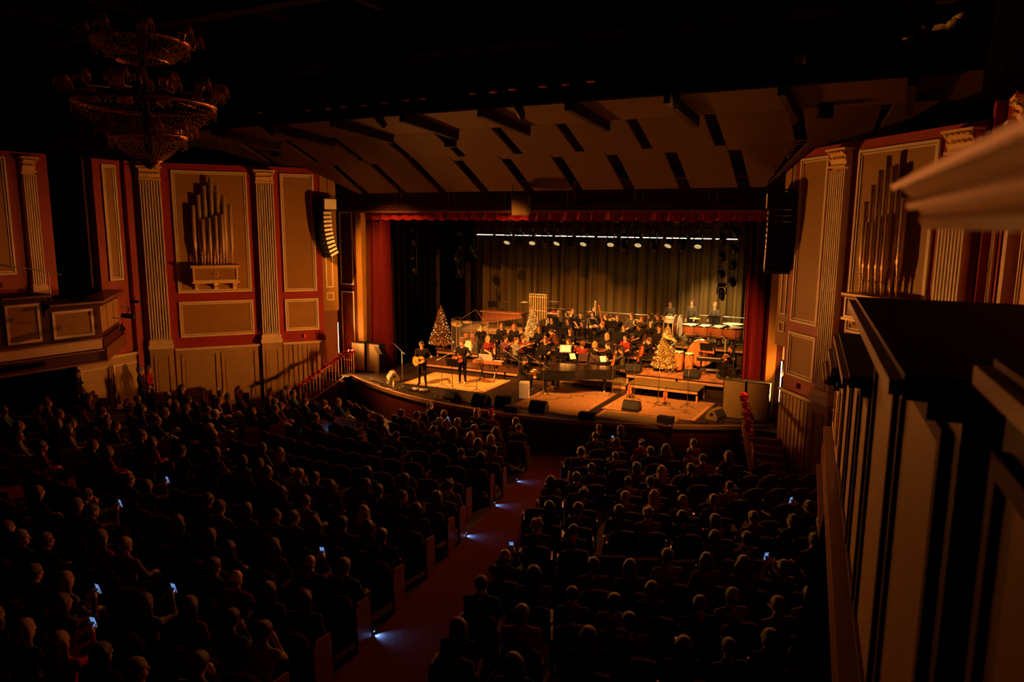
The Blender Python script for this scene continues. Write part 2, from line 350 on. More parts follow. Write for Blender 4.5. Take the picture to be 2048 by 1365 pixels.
for side in (-1, 1):
    M = WM(side); nm = 'left' if side < 0 else 'right'
    mb = MB(); mb.span((-1.86, -.35, -1.2), (5.0, 0, 8.68), M=M); wall = struct(mb, 'wall_'+nm, 'red_wall')
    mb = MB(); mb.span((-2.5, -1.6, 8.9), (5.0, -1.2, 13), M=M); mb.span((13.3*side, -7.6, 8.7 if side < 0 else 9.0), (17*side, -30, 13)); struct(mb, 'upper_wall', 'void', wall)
    mb = MB(); mb.span((-2.5, -.4, 2.75), (-1.86, -.03, 11.5), M=M); struct(mb, 'jamb', 'olive', wall)
    mb = MB(); mb.frame(.3, 3.6, .04, .03, M=M @ Matrix.Translation((-2.15, -.03, 3.75))); mb.frame(.3, .32, .035, .03, M=M @ Matrix.Translation((-2.15, -.03, 3.2))); struct(mb, 'jamb_moulding', 'cream_trim', wall)
    mb = MB(); mb.span((-2.5, -.5, -1.2), (-1.86, -.4, 2.75), M=M); struct(mb, 'alcove_back', 'wood', wall)
    panel(wall, M, 1.0, 3.73, 3.68, 8.42); panel(wall, M, .98, 3.74, 1.92, 3.34)
    panel(wall, M, -1.6, -.27, 3.62, 8.42); panel(wall, M, -1.63, -.27, 1.97, 3.31)
    pilaster(wall, M, 0, .67, 1.9, 8.03); pilaster(wall, M, 4.1, .72, 1.9, 8.03)
    # wainscot
    mb = MB(); mb.span((.78, 0, -1.2), (3.98, .07, 1.42), M=M); mb.span((-1.86, 0, -1.2), (-.1, .07, 1.42), M=M); struct(mb, 'wainscot', 'wainscot', wall)
    mb = MB()
    for a, b in ((.78, 3.98), (-1.88, -.1)): mb.span((a, 0, 1.42), (b, .13, 1.5), M=M); mb.span((a, 0, -1.2), (b, .1, -.85), M=M)
    struct(mb, 'wainscot_rail', 'pilaster_paint', wall)
    for a, b in ((.98, 2.3), (2.46, 3.78)):
        mb = MB(); mb.frame(b-a, 1.95, .06, .035, M=M @ Matrix.Translation(((a+b)/2, .07, -.7))); mb.span((a+.14, .07, -.56), (b-.14, .09, 1.1), M=M); struct(mb, 'wainscot_panel', 'wainscot', wall)
    for k in range(9):
        a = -1.83+k*.192; mb = MB(); mb.span((a, .07, -.8), (a+.15, .1, 1.36), M=M); struct(mb, 'wainscot_board', 'wainscot', wall)
    organ(side, M)
    # beyond the second pilaster: narrow red strip, dark box entrance, wall of the boxes
    X = 13.8*side
    TW = 8.7 if side < 0 else 9.0
    mb = MB(); mb.span((X, -7.05, -1.2), (X+.35*side, -8.52, TW)); mb.span((X, -10.1, 3.9), (X+.35*side, -24, TW)); mb.span((13.6*side, -6.9, -1.2), (X+.3*side, -7.4, TW)); struct(mb, 'wall_box_'+nm, 'red_wall')
    wb = bpy.data.objects['wall_box_'+nm]
    BM = Matrix(((0, -side, 0, X), (-1, 0, 0, 0), (0, 0, 1, 0), (0, 0, 0, 1)))
    panel(wb, BM, 7.66, 8.2, 4.27, 8.52); pilaster(wb, BM, 10.6, .42, 4.3, 8.05, ped=False, n=6)
    panel(wb, BM, 11.45, 13.2, 4.7, 8.5); panel(wb, BM, 15, 17.2, 4.7, 8.5)
    pilaster(wb, BM, 13.7, .5, 4.3, 8.05, ped=False, n=6)
    mb = MB(); mb.span((X-.02*side, -7.1, -1.2), (X-.1*side, -9.75, 1.38)); struct(mb, 'wainscot', 'wainscot', wb)
    mb = MB(); mb.span((X-.02*side, -7.1, 1.38), (X-.16*side, -9.75, 1.48)); struct(mb, 'wainscot_rail', 'pilaster_paint', wb)
    for a in (7.3, 8.55):
        mb = MB(); mb.frame(1.1, 1.6, .05, .03, M=BM @ Matrix.Translation((a+.55, .1, -.5))); struct(mb, 'wainscot_panel', 'pilaster_paint', wb)
    mb = MB(); mb.span((16.6*side, -8, -1.2), (16.9*side, -26, 12)); struct(mb, 'wall_back_'+nm, 'void', wb)
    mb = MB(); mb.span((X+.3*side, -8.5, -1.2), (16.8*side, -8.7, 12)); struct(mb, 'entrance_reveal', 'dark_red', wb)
    mb = MB(); mb.span((14.4*side, -9.0, -.6), (14.6*side, -9.15, 3.2)); struct(mb, 'post', 'pilaster_paint', wb)

# ------------------------------------------------------------------ proscenium
mb = MB(); mb.span((-10.3, 0, 6.95), (10.3, .5, 10.5))
for s in (-1, 1): mb.span((s*8.84, .02, -.14), (s*11, .5, 6.95))
pro = struct(mb, 'wall_proscenium', 'dark_red')
mb = MB()
for s in (-1, 1): mb.span((s*8.54, -.04, 0), (s*8.84, .55, 6.9))
struct(mb, 'proscenium_frame', 'olive', pro)
mb = MB(); mb.span((-8.84, -.04, 6.9), (8.84, .5, 6.97)); mb.span((-8.9, -.08, 6.97), (8.9, .02, 7.0)); struct(mb, 'proscenium_header_trim', 'wood', pro)
mb = MB(); mb.span((-9.9, -.07, 7.02), (9.9, 0, 7.12)); struct(mb, 'header_moulding', 'dark_red', pro)
for k in range(7):
    a = -9.0+k*2.6; T = Matrix(((1, 0, 0, a+1.2), (0, -1, 0, 0), (0, 0, 1, 7.16), (0, 0, 0, 1)))
    mb = MB(); mb.frame(2.36, .95, .035, .05, M=T); struct(mb, 'header_panel', 'wood', pro)
for s in (-1, 1):
    for (z0, h_) in ((3.75, 3.2), (.3, 3.15)):
        T = Matrix(((1, 0, 0, s*9.4), (0, -1, 0, .02), (0, 0, 1, z0), (0, 0, 0, 1)))
        mb = MB(); mb.frame(.72, h_, .05, .05, M=T); struct(mb, 'side_moulding', 'cream_trim', pro)
        mb = MB(); mb.span((s*9.1, 0, z0+.1), (s*9.7, .03, z0+h_-.1)); struct(mb, 'side_panel', 'dark_red', pro)
# drapes
def drape(name, x0, x1, y, z0, z1, matn, label, folds=14, amp=.12, cat='curtain', flare=0, x0b=None, x1b=None, scallop=0, ang=0, seed=1):
    n = folds*8; mb = MB(); rr = random.Random(seed); ph = [rr.uniform(.75, 1.3) for _ in range(folds+2)]; vs = []
    rows = [0, .04, .5, 1]
    for ti, t in enumerate(rows):
        a, b = (x0+(x0b-x0)*t, x1+(x1b-x1)*t) if x0b is not None else (x0, x1)
        for i in range(n+1):
            u = i/n; f = u*folds; k = int(f); am = amp*ph[min(k, folds)]*(.75+.25*t)
            yy = y+am*sin(2*pi*f)*.5+am*.3*sin(4.3*pi*f+k)
            zz = z1+(z0-z1)*t
            if scallop and ti == 3: zz += scallop*abs(sin(pi*f))
            vs.append((a+(b-a)*u+am*.05*cos(2*pi*f), yy, zz))
    m = n+1
    mb.add(vs, [(r*m+i, (r+1)*m+i, (r+1)*m+i+1, r*m+i+1) for r in range(3) for i in range(n)], smooth=True)
    return solo(mb, name, matn, label, cat)
drape('back_curtain', -7.6, 7.2, 7.9, 0, 8.2, 'drape_olive', 'wide olive brown curtain hanging behind the orchestra', 30, .5, seed=3)
drape('house_curtain', -8.5, -7.75, .75, .02, 7.0, 'drape_red', 'gathered red velvet drape on the left of the stage opening', 4, .8, seed=5, x0b=-8.45, x1b=-7.75)
drape('house_curtain', 7.55, 8.5, .75, .02, 7.0, 'drape_red', 'gathered red velvet drape on the right of the stage opening', 4, .8, seed=6, x0b=7.6, x1b=8.5)
drape('valance', -8.55, 8.55, .3, 6.58, 7.0, 'drape_red_lit', 'short red velvet valance along the top of the stage opening', 30, .14, scallop=.06, cat='valance', seed=8)
for (x0, x1, y, l) in ((-9.9, -7.9, 2.4, 'nearest black masking drape in the left wings'), (-9.9, -7.5, 4.6, 'middle black masking drape in the left wings'), (-9.9, -7.1, 6.9, 'rearmost black masking drape in the left wings beside the olive curtain'),
                      (7.4, 9.9, 2.4, 'nearest black masking drape in the right wings'), (7.2, 9.9, 4.8, 'middle black masking drape in the right wings'), (7.2, 9.9, 7.0, 'rearmost black masking drape in the right wings beside the olive curtain')):
    drape('masking_drape', x0, x1, y, 0, 8.2, 'drape_black', l, 6, .2, seed=int(x0*10))
mb = MB(); mb.span((-11, 9, 0), (11, 9.2, 9)); mb.span((-11, .5, -.1), (-10.6, 9, 9)); mb.span((10.6, .5, -.1), (11, 9, 9)); mb.span((-11, .6, 8.8), (11, 9.2, 9)); struct(mb, 'wall_stage_house', 'void')

# ------------------------------------------------------------------ ceiling, acoustic clouds, beams
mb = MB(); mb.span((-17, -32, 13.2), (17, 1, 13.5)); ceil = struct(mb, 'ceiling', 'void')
def wall_x(y, z=0): return 10.45+(-3.16-y)*.794 if y > -7 else 13.7
def cloud(x0, x1, ya, za, yb, zb):
    def cl(x, y): m = wall_x(y)-(.15 if za < 8 else -1.3); return max(-m, min(m, x))
    p = [(cl(x0, ya), ya, za), (cl(x1, ya), ya, za), (cl(x1, yb), yb, zb), (cl(x0, yb), yb, zb)]
    if p[1][0]-p[0][0] < .15 and p[2][0]-p[3][0] < .15: return
    mb = MB(); mb.add(p+[(a, b, c+.09) for a, b, c in p], [(0, 1, 2, 3), (7, 6, 5, 4), (0, 4, 5, 1), (1, 5, 6, 2), (2, 6, 7, 3), (3, 7, 4, 0)])
    struct(mb, 'acoustic_panel', 'cloud', ceil)
for i in range(-7, 5): g = 3.72+1.93*i; cloud(g+.2, g+1.73, -.55, 7.7, -2.75, 8.82)
for i in range(-6, 6): g = .5+2.24*i; cloud(g+.17, g+2.07, -2.45, 8.7, -4.75, 9.62)
for i in range(-6, 6):
    g = -.82+2.58*i; cloud(g+.1, g+2.48, -4.9, 9.42, -7.3, 9.62)
    mb = MB(); mb.bar((g, -4.6, 9.3), (g, -7.6, 9.5), .16, .3); mb.span((g-.06, -7.3, 9.5), (g+.06, -7.6, 11.2)); struct(mb, 'ceiling_beam', 'cloud_edge', ceil)
    for (y, z) in ((-1.2, 8.6), (-3.3, 9.5)):
        mb = MB()
        for k in range(6): mb.span((g-.6, y-.3*k, z+.05*k), (g+.6, y-.3*k-.06, z+.05*k+.05))
        struct(mb, 'ladder_rack', 'wood', ceil)
mb = MB()
for (y, z) in ((-.9, 8.4), (-2.6, 9.1), (-4.8, 9.9)): mb.cyl((-11, y, z), (11, y, z), .03, n=6)
struct(mb, 'rigging_pipe', 'metal_black', ceil)
mb = MB(); mb.span((-13, -7.75, 9.55), (13, -7.45, 9.95)); struct(mb, 'edge_girder', 'void', ceil)
# catwalk in the dark above
mb = MB(); mb.span((-13, -8.6, 10.9), (13, -7.6, 11.0))
for k in range(14): x = -12.4+1.9*k; mb.cyl((x, -8.6, 11), (x, -8.6, 13.2), .025, n=5); mb.cyl((x, -7.6, 10.2), (x, -7.6, 13.2), .025, n=5)
for z in (10.35, 11.5, 12.0): mb.cyl((-13, -7.6, z), (13, -7.6, z), .025, n=5)
for z in (11.5, 12.0): mb.cyl((-13, -8.6, z), (13, -8.6, z), .025, n=5)
solo(mb, 'catwalk', 'metal_black', 'black steel lighting catwalk hidden in the dark ceiling', 'catwalk')
for y in (-11.5, -15.5, -19.5):
    mb = MB(); mb.span((-15, y-.2, 11.6), (15, y+.2, 12.1))
    for k in range(-4, 5): mb.span((k*3-.1, y-2, 11.8), (k*3+.1, y+2, 12))
    struct(mb, 'roof_truss', 'cloud_edge', ceil)

# ------------------------------------------------------------------ stepped boxes on both side walls
def boxes(side):
    nm = 'left' if side < 0 else 'right'
    def fx(y, o=0): return side*(11.25+o+.09*(-10.4-y))
    segs = [(-10.4, -12.0, 3.9), (-12.0, -13.3, 4.22), (-13.3, -14.9, 4.64), (-14.9, -17.8, 5.08), (-17.8, -21.6, 5.82), (-22.2, -27, 6.0)]
    mb = MB()
    vs = []; 
    mb.span((fx(-10.4, .1), -10.4, 1.95), (14*side, -27, 2.1)); root = struct(mb, 'wall_boxes_'+nm, 'void')
    def seg(y0, y1, z0, z1, o0, o1, name, matn, par):
        a = [(fx(y0, o0), y0), (fx(y1, o0), y1), (fx(y1, o1), y1), (fx(y0, o1), y0)]
        m = MB(); m.prism(a, z0, z1); return struct(m, name, matn, par)
    # continuous bottom band
    for (y0, y1) in ((-10.4, -13.0), (-13.0, -27)):
        seg(y0, y1, 2.28, 2.6, -.12, .1, 'bottom_band', 'pilaster_paint', root)
        for z, o in ((2.6, -.2), (2.2, -.2)): seg(y0, y1, z, z+.05, o, .1, 'band_moulding', 'wood', root)
        seg(y0, y1, 1.82, 1.88, -.26, .3, 'bottom_ledge', 'wood', root)
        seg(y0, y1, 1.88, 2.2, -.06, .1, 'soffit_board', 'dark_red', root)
    for k, (y0, y1, zc) in enumerate(segs):
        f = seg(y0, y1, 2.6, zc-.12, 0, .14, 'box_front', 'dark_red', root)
        # cap: dark padded top with a wooden moulded edge
        oc = -.24 if k < 5 else -.02
        c = seg(y0+.08, y1, zc-.12, zc, oc, 1.1, 'box_cap', 'black', root)
        seg(y0+.08, y1, zc-.1, zc-.03, oc-.06, oc, 'cap_moulding', 'wood', c)
        seg(y0+.02, y1, zc-.2, zc-.12, oc+.1, .14, 'cap_bed_moulding', 'cloud', c)
        # sunk panels with a flat frame
        n = 1 if y0-y1 < 2 else 2
        for j in range(n):
            a0 = y0-(y0-y1)*j/n-.2; a1 = y0-(y0-y1)*(j+1)/n+.2
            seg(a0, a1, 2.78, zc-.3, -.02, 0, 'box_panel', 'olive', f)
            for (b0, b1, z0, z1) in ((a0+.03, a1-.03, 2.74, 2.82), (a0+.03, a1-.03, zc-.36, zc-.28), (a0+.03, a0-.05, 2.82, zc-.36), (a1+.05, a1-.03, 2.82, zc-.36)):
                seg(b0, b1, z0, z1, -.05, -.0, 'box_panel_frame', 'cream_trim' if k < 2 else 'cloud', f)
        if k:           # low partition where the level steps up
            m = MB(); m.span((fx(y0, .0), y0, segs[k-1][2]-.4), (14*side, y0-.08, zc-.12)); struct(m, 'partition', 'void', f)
    # stage end of the first box, with three small panels
    P0, P1 = Vector((fx(-10.4), -10.4, 0)), Vector((13.8*side, -7.95, 0)); dv = (P1-P0).normalized(); nv = Vector((-dv.y*side, dv.x*side, 0)); nv = nv if nv.y > 0 else -nv; LL = (P1-P0).length
    def slab(a, b, z0, z1, o0, o1, name, matn, par):
        q = [P0+dv*a+nv*o0, P0+dv*b+nv*o0, P0+dv*b+nv*o1, P0+dv*a+nv*o1]; m = MB(); m.prism([(v.x, v.y) for v in q], z0, z1); return struct(m, name, matn, par)
    e = slab(0, LL, 2.6, 3.78, -.12, 0, 'box_end', 'dark_red', root)
    slab(-.1, LL, 3.78, 3.9, -.5, .24, 'end_cap', 'wood', e); slab(-.05, LL, 2.28, 2.6, -.1, .12, 'end_band', 'dark_red', e); slab(-.08, LL, 1.82, 2.28, -.12, .2, 'end_ledge', 'wood', e)
    m = MB(); m.prism([(P0.x, P0.y), (P1.x, P1.y), (14*side, -10.4)], 1.95, 2.1); struct(m, 'end_floor', 'void', e)
    for j in range(3): slab(.25+j*1.1, .25+j*1.1+1.0, 2.75, 3.62, 0, .03, 'end_panel', 'wainscot', e)
    # gilt cornice over the camera's own box
    if side > 0:
        prof = []
        for f, o in ((0, 0), (.1, -2), (.13, 14), (.4, 17), (.43, 0), (.55, -3), (.58, 15), (.76, 13), (.79, 0), (1, 0)):
            prof.append(tuple(aty(1780+70*f+o*.76, 372+86*f-o*.64, -23.1)[[0, 2]]))
        prof += [tuple(aty(u, v, -23.1)[[0, 2]]) for u, v in ((2010, 462), (2010, 330), (1830, 345))]
        m = MB(); y0, y1 = -23.1, -26.5; n = len(prof)
        vs = [(a, y0, z) for a, z in prof]+[(a+.31, y1, z) for a, z in prof]
        m.add(vs, [tuple(range(n)), tuple(range(2*n-1, n-1, -1))]+[(i, n+i, n+(i+1) % n, (i+1) % n) for i in range(n)])
        struct(m, 'gilt_cornice', 'gold_trim', root)
for s in (-1, 1): boxes(s)
mb = MB(); mb.tube([(-11.7, -11.2, 4.75), (-11.75, -12.2, 5.0), (-11.8, -14, 5.35)], .02, 6); mb.cyl((-11.72, -11.6, 3.9), (-11.72, -11.6, 4.85), .015)
solo(mb, 'box_handrail', 'steel', 'thin metal handrail above the left box front', 'handrail')
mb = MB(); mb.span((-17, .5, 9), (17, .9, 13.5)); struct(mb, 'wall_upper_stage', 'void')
# gilded plaster ornament high on the right
gc = aty(1880, 95, -6.6)
t = thing('plaster_ornament', 'gilded plaster garland ornament glinting in the dark above the right boxes', 'ornament', tuple(gc))
rr = random.Random(4)
for k in range(16):
    a = k/15; px_ = 1700+a*220; py_ = 138-a*95+rr.uniform(-14, 10)
    p = aty(px_, py_, -6.6+rr.uniform(-.2, .2))-gc
    mb = MB(); h_ = rr.uniform(.12, .42)
    pts = [(p[0]+.1*sin(j*1.3+k), p[1]+.08*cos(j*1.1), p[2]-h_/2+h_*j/6) for j in range(7)]
    mb.tube(pts, [.05+.05*abs(sin(j*1.7+k)) for j in range(7)], 6); part(mb, 'leaf_scroll', 'gilt_plaster', t)
wl = thing('added_lamp', 'small added lamp on the catwalk brightening the plaster ornament', 'lamp', (10.6, -8.1, 11.02)); mb = MB(); mb.box((0, 0, .06), (.16, .1, .12)); part(mb, 'housing', 'metal_black', wl); mb = MB(); mb.box((.05, .053, .08), (.1, .006, .06)); part(mb, 'glass', 'ivory', wl)
light('ornament_fill', 'SPOT', (10.7, -8.0, 11.15), tuple(gc), 60, (1, .45, .12), spot_size=rad(100), spot_blend=.6, shadow_soft_size=.04)  # made-up lamp, added to bring the ornament out of the dark
# ================================================================== people
def surfnet(F, o, h):
    S = F < 0; nx, ny, nz = F.shape
    cs = sum(S[i:nx-1+i, j:ny-1+j, k:nz-1+k].astype(np.int8) for i in (0, 1) for j in (0, 1) for k in (0, 1))
    act = (cs > 0) & (cs < 8); I, J, K = np.nonzero(act); idx = -np.ones(act.shape, int); idx[I, J, K] = np.arange(len(I))
    acc = np.zeros((len(I), 3)); cnt = np.zeros(len(I))
    for ax in range(3):
        for a in (0, 1):
            for b in (0, 1):
                p = [I.copy(), J.copy(), K.copy()]; q = [e for e in range(3) if e != ax]
                p[q[0]] = p[q[0]]+a; p[q[1]] = p[q[1]]+b; p2 = [e.copy() for e in p]; p2[ax] = p2[ax]+1
                f0 = F[p[0], p[1], p[2]]; f1 = F[p2[0], p2[1], p2[2]]; m = (f0 < 0) != (f1 < 0)
                t = np.where(m, f0/np.where(m, f0-f1, 1), 0); v = np.stack(p, 1).astype(float); v[:, ax] += t
                acc += v*m[:, None]; cnt += m
    V = acc/cnt[:, None]*h+o; Q = []
    for ax in range(3):
        s0 = [slice(None)]*3; s1 = [slice(None)]*3; s0[ax] = slice(0, -1); s1[ax] = slice(1, None)
        A = S[tuple(s0)]; B = S[tuple(s1)]; d = A != B; P = np.nonzero(d); q = [(ax+1) % 3, (ax+2) % 3]
        ok = (P[q[0]] > 0) & (P[q[1]] > 0) & (P[q[0]] < F.shape[q[0]]-1) & (P[q[1]] < F.shape[q[1]]-1)
        P = [e[ok] for e in P]; fl = A[tuple(P)]; c = []
        for (a, b) in ((0, 0), (-1, 0), (-1, -1), (0, -1)):
            e = [x.copy() for x in P]; e[q[0]] = e[q[0]]+a; e[q[1]] = e[q[1]]+b; c.append(idx[tuple(e)])
        c = np.stack(c, 1); c[~fl] = c[~fl][:, ::-1]; Q.append(c)
    return V, np.concatenate(Q)
def sdf_eval(P, prims, k=.03, ret=False):
    D = None; best = None
    for i, p in enumerate(prims):
        if p[0] == 'c':
            _, a, b, ra, rb, mt = p; a = np.array(a, float); b = np.array(b, float); ba = b-a; pa = P-a
            t = np.clip((pa @ ba)/max(ba @ ba, 1e-9), 0, 1); d = np.linalg.norm(pa-t[..., None]*ba, axis=-1)-(ra+(rb-ra)*t)
        else:
            _, c, r, Rm, mt = p; x = P-np.array(c, float)
            if Rm is not None: x = x @ Rm
            r = np.array(r, float); q = np.linalg.norm(x/r, axis=-1); q2 = np.linalg.norm(x/(r*r), axis=-1); d = q*(q-1)/np.maximum(q2, 1e-6)
        if D is None: D = d; best = d.copy(); bi = np.full(d.shape, mt)
        else:
            if ret: m = d < best; best[m] = d[m]; bi[m] = mt
            h = np.clip(.5+.5*(D-d)/k, 0, 1); D = D*(1-h)+d*h-k*h*(1-h)
    return (D, bi) if ret else D
def sdf_mesh(prims, h, k=.03, post=None):
    lo = np.full(3, 9.); hi = np.full(3, -9.)
    for p in prims:
        if p[0] == 'c': pts = [(p[1], max(p[3], p[4])), (p[2], max(p[3], p[4]))]
        else: pts = [(p[1], max(p[2]))]
        for c, r in pts: lo = np.minimum(lo, np.array(c)-r); hi = np.maximum(hi, np.array(c)+r)
    lo -= 2.5*h; hi += 2.5*h; n = np.ceil((hi-lo)/h).astype(int)+1
    G = np.stack(np.meshgrid(*[lo[i]+h*np.arange(n[i]) for i in range(3)], indexing='ij'), -1)
    F = sdf_eval(G, prims, k)
    if post is not None: F = post(G, F)
    V, Q = surfnet(F, lo, h)
    c = V[Q].mean(1); _, mi = sdf_eval(c, prims, k, True)
    return V, Q, mi
# head: origin at the centre of the skull, facing -Y
def _head():
    pr = [('e', (0, .01, .03), (.076, .097, .09), None, 0), ('e', (0, -.025, -.045), (.056, .064, .072), None, 0), ('e', (0, -.055, -.093), (.026, .026, .02), None, 0),
          ('c', (0, -.085, .012), (0, -.108, -.028), .009, .015, 0), ('e', (0, -.083, -.062), (.024, .016, .011), None, 2), ('e', (0, -.07, .03), (.055, .025, .012), None, 0),
          ('e', (.078, .012, -.01), (.01, .02, .032), None, 0), ('e', (-.078, .012, -.01), (.01, .02, .032), None, 0), ('c', (0, .025, -.06), (0, .03, -.135), .052, .05, 0)]
    def post(G, F):
        for s in (-1, 1):
            d = np.linalg.norm((G-np.array([s*.031, -.098, .008]))/np.array([.019, .016, .011]), axis=-1)
            F = np.maximum(F, -(d-1)*.014)
        return F
    V, Q, mi = sdf_mesh(pr, .0125, .014, post)
    c = V[Q].mean(1)
    eye = (np.abs(np.abs(c[:, 0])-.031) < .009) & (np.abs(c[:, 2]-.008) < .0065) & (c[:, 1] < -.055)
    mi[eye] = 4
    mi[(np.abs(np.abs(c[:, 0])-.031) < .016) & (np.abs(c[:, 2]-.034) < .005) & (c[:, 1] < -.06)] = 4
    return V, Q, mi
HEAD = _head()
# bodies -----------------------------------------------------------
UA, FA = .29, .26
def v3(*a): return np.array(a, float)
def ik(sh, wr, pole, l1=UA, l2=FA):
    d = wr-sh; L = np.linalg.norm(d); mx = (l1+l2)*.995
    if L > mx: wr = sh+d/L*mx; d = wr-sh; L = mx
    a = (l1*l1-l2*l2+L*L)/(2*L); hh = math.sqrt(max(l1*l1-a*a, 0)); u = d/L
    p = pole-(pole @ u)*u; p /= max(np.linalg.norm(p), 1e-6)
    return sh+u*a+p*hh, wr
def body(sit=True, lean=0., wl=None, wr=None, el=(0, 0, 0), spread=.11, cross=False, knees=None, h=.024, female=False, skirt=False, sleeves=True, hx=0., hz=0., htilt=0., curl=.6, twist=0., feet=None, shoe=True):
    """local frame: facing -Y, seat or floor under the origin; returns mesh data and the head matrix"""
    pz = .54 if sit else .94; pel = v3(0, .02, pz); ca, sa = cos(lean), sin(lean)
    def up(x, y, z):
        x, y = x*cos(twist)-y*sin(twist), x*sin(twist)+y*cos(twist)
        return pel+v3(x, y*ca-z*sa, z*ca+y*sa)
    sw = .172 if female else .195
    chest = up(0, .01, .33); sl, sr = up(sw, .01, .45), up(-sw, .01, .45); nk = up(0, .015, .5); hd = up(0, -.005, .672)
    tq = .102 if female else .118
    Rm = np.array([[1, 0, 0], [0, ca, -sa], [0, sa, ca]])
    Rz = np.array([[cos(twist), -sin(twist), 0], [sin(twist), cos(twist), 0], [0, 0, 1]])
    Rt = Rm @ Rz
    pr = [('e', pel, (.165, .125, .13), Rt, 2), ('e', up(0, 0, .2), (.14 if female else .155, tq, .2), Rt, 1), ('e', chest, (.165 if female else .185, tq+.012, .17), Rt, 1),
          ('c', up(.1, .01, .44), sl, .075, .062, 1), ('c', up(-.1, .01, .44), sr, .075, .062, 1), ('c', nk, up(0, .0, .6), .064, .058, 0), ('c', up(.09, .012, .46), up(.02, .02, .53), .055, .05, 1), ('c', up(-.09, .012, .46), up(-.02, .02, .53), .055, .05, 1)]
    if female: pr += [('e', up(.065, -.095, .31), (.055, .05, .055), None, 1), ('e', up(-.065, -.095, .31), (.055, .05, .055), None, 1)]
    # legs
    fing = []
    for s in (1, -1):
        hip = pel+v3(s*.09, 0, -.03)
        if sit:
            kn = pel+v3(s*spread, -.44, .0) if knees is None else v3(s*knees[0], knees[1], knees[2]); an = v3(kn[0]+s*.02, kn[1]+.03, .08)
        else: kn = v3(s*.1, -.03, .5); an = v3(s*.12, .02, .08)
        if feet is not None: an = v3(*feet[0 if s > 0 else 1]); kn = (hip+an)/2+v3(0, -.06, 0) if not sit else kn
        pr += [('c', hip, kn, .095, .066, 2), ('c', kn, an, .06, .042, 2), ('c', an+v3(0, .02, -.035), an+v3(s*.02, -.16, -.045), .04, .036, 3)]
        if skirt: pr += [('c', hip, kn+v3(0, -.02, -.05), .12, .11, 2), ('c', kn, (kn+an)/2, .1, .09, 2)]
    if cross and sit: pass
    # arms and hands
    for s, sh, w_, e_ in ((1, sl, wl, el), (-1, sr, wr, el)):
        if w_ is None: w_ = (s*.13, -.34, pz+.13) if sit else (s*.26, -.02, pz-.1)
        eb, wv = ik(sh, v3(*w_), v3(s*.55+e_[0]*s, .35+e_[1], -.75+e_[2]))
        pr += [('c', sh, eb, .054 if not female else .047, .042, 1), ('c', eb, wv, .041, .031, 1 if sleeves else 0)]
        f = wv-eb; f /= np.linalg.norm(f); tgt = v3(0, -.4, -.1)-0*f
        palm = wv+f*.085; pr += [('c', wv, palm, .034, .034, 0)]
        side = np.cross(f, v3(0, 0, 1)); side /= max(np.linalg.norm(side), 1e-6); dn = np.cross(side, f)
        if dn[2] > 0: dn = -dn
        inn = -s*side if side[0]*(-s) < 0 else side*(-s) if False else (side if side[0]*s < 0 else -side)
        for q, ln in zip((-1.5, -.5, .5, 1.5), (.058, .072, .068, .06)):
            a = palm+side*q*.017+f*.012; b = a+(f*(1-curl*.5)+dn*curl*.6)*ln*.6; c = b+(f*(1-curl)+dn*curl*1.1)*ln*.55; fing.append([a, b, c])
        a = wv+f*.03+inn*.03; b = a+(f*.6+inn*.7+dn*.2)*.045; c = b+(f*.9+dn*.5)*.034; fing.append([a, b, c])
    V, Q, mi = sdf_mesh(pr, h, .035)
    hm = Matrix.Translation(tuple(hd)) @ Matrix.Rotation(hx+twist, 4, 'Z') @ Matrix.Rotation(htilt+lean*.35, 4, 'X') @ Matrix.Rotation(hz, 4, 'Y')
    HV, HQ, hmi = HEAD; hm = hm @ Matrix.Scale(1.1, 4); Hm = np.array(hm); HV = HV @ Hm[:3, :3].T+Hm[:3, 3]
    mb = MB(); mb.v = [tuple(v) for v in V]+[tuple(v) for v in HV]
    mb.f = [list(q) for q in Q]+[[int(i)+len(V) for i in q] for q in HQ]
    mb.m = [int(m) for m in mi]+[(5 if m == 2 else int(m)) for m in hmi]; mb.s = [True]*len(mb.f)
    for fg in fing: mb.tube([tuple(p) for p in fg], [.0105, .0095, .008], 5, 0)
    return mb.mesh('body'), hm
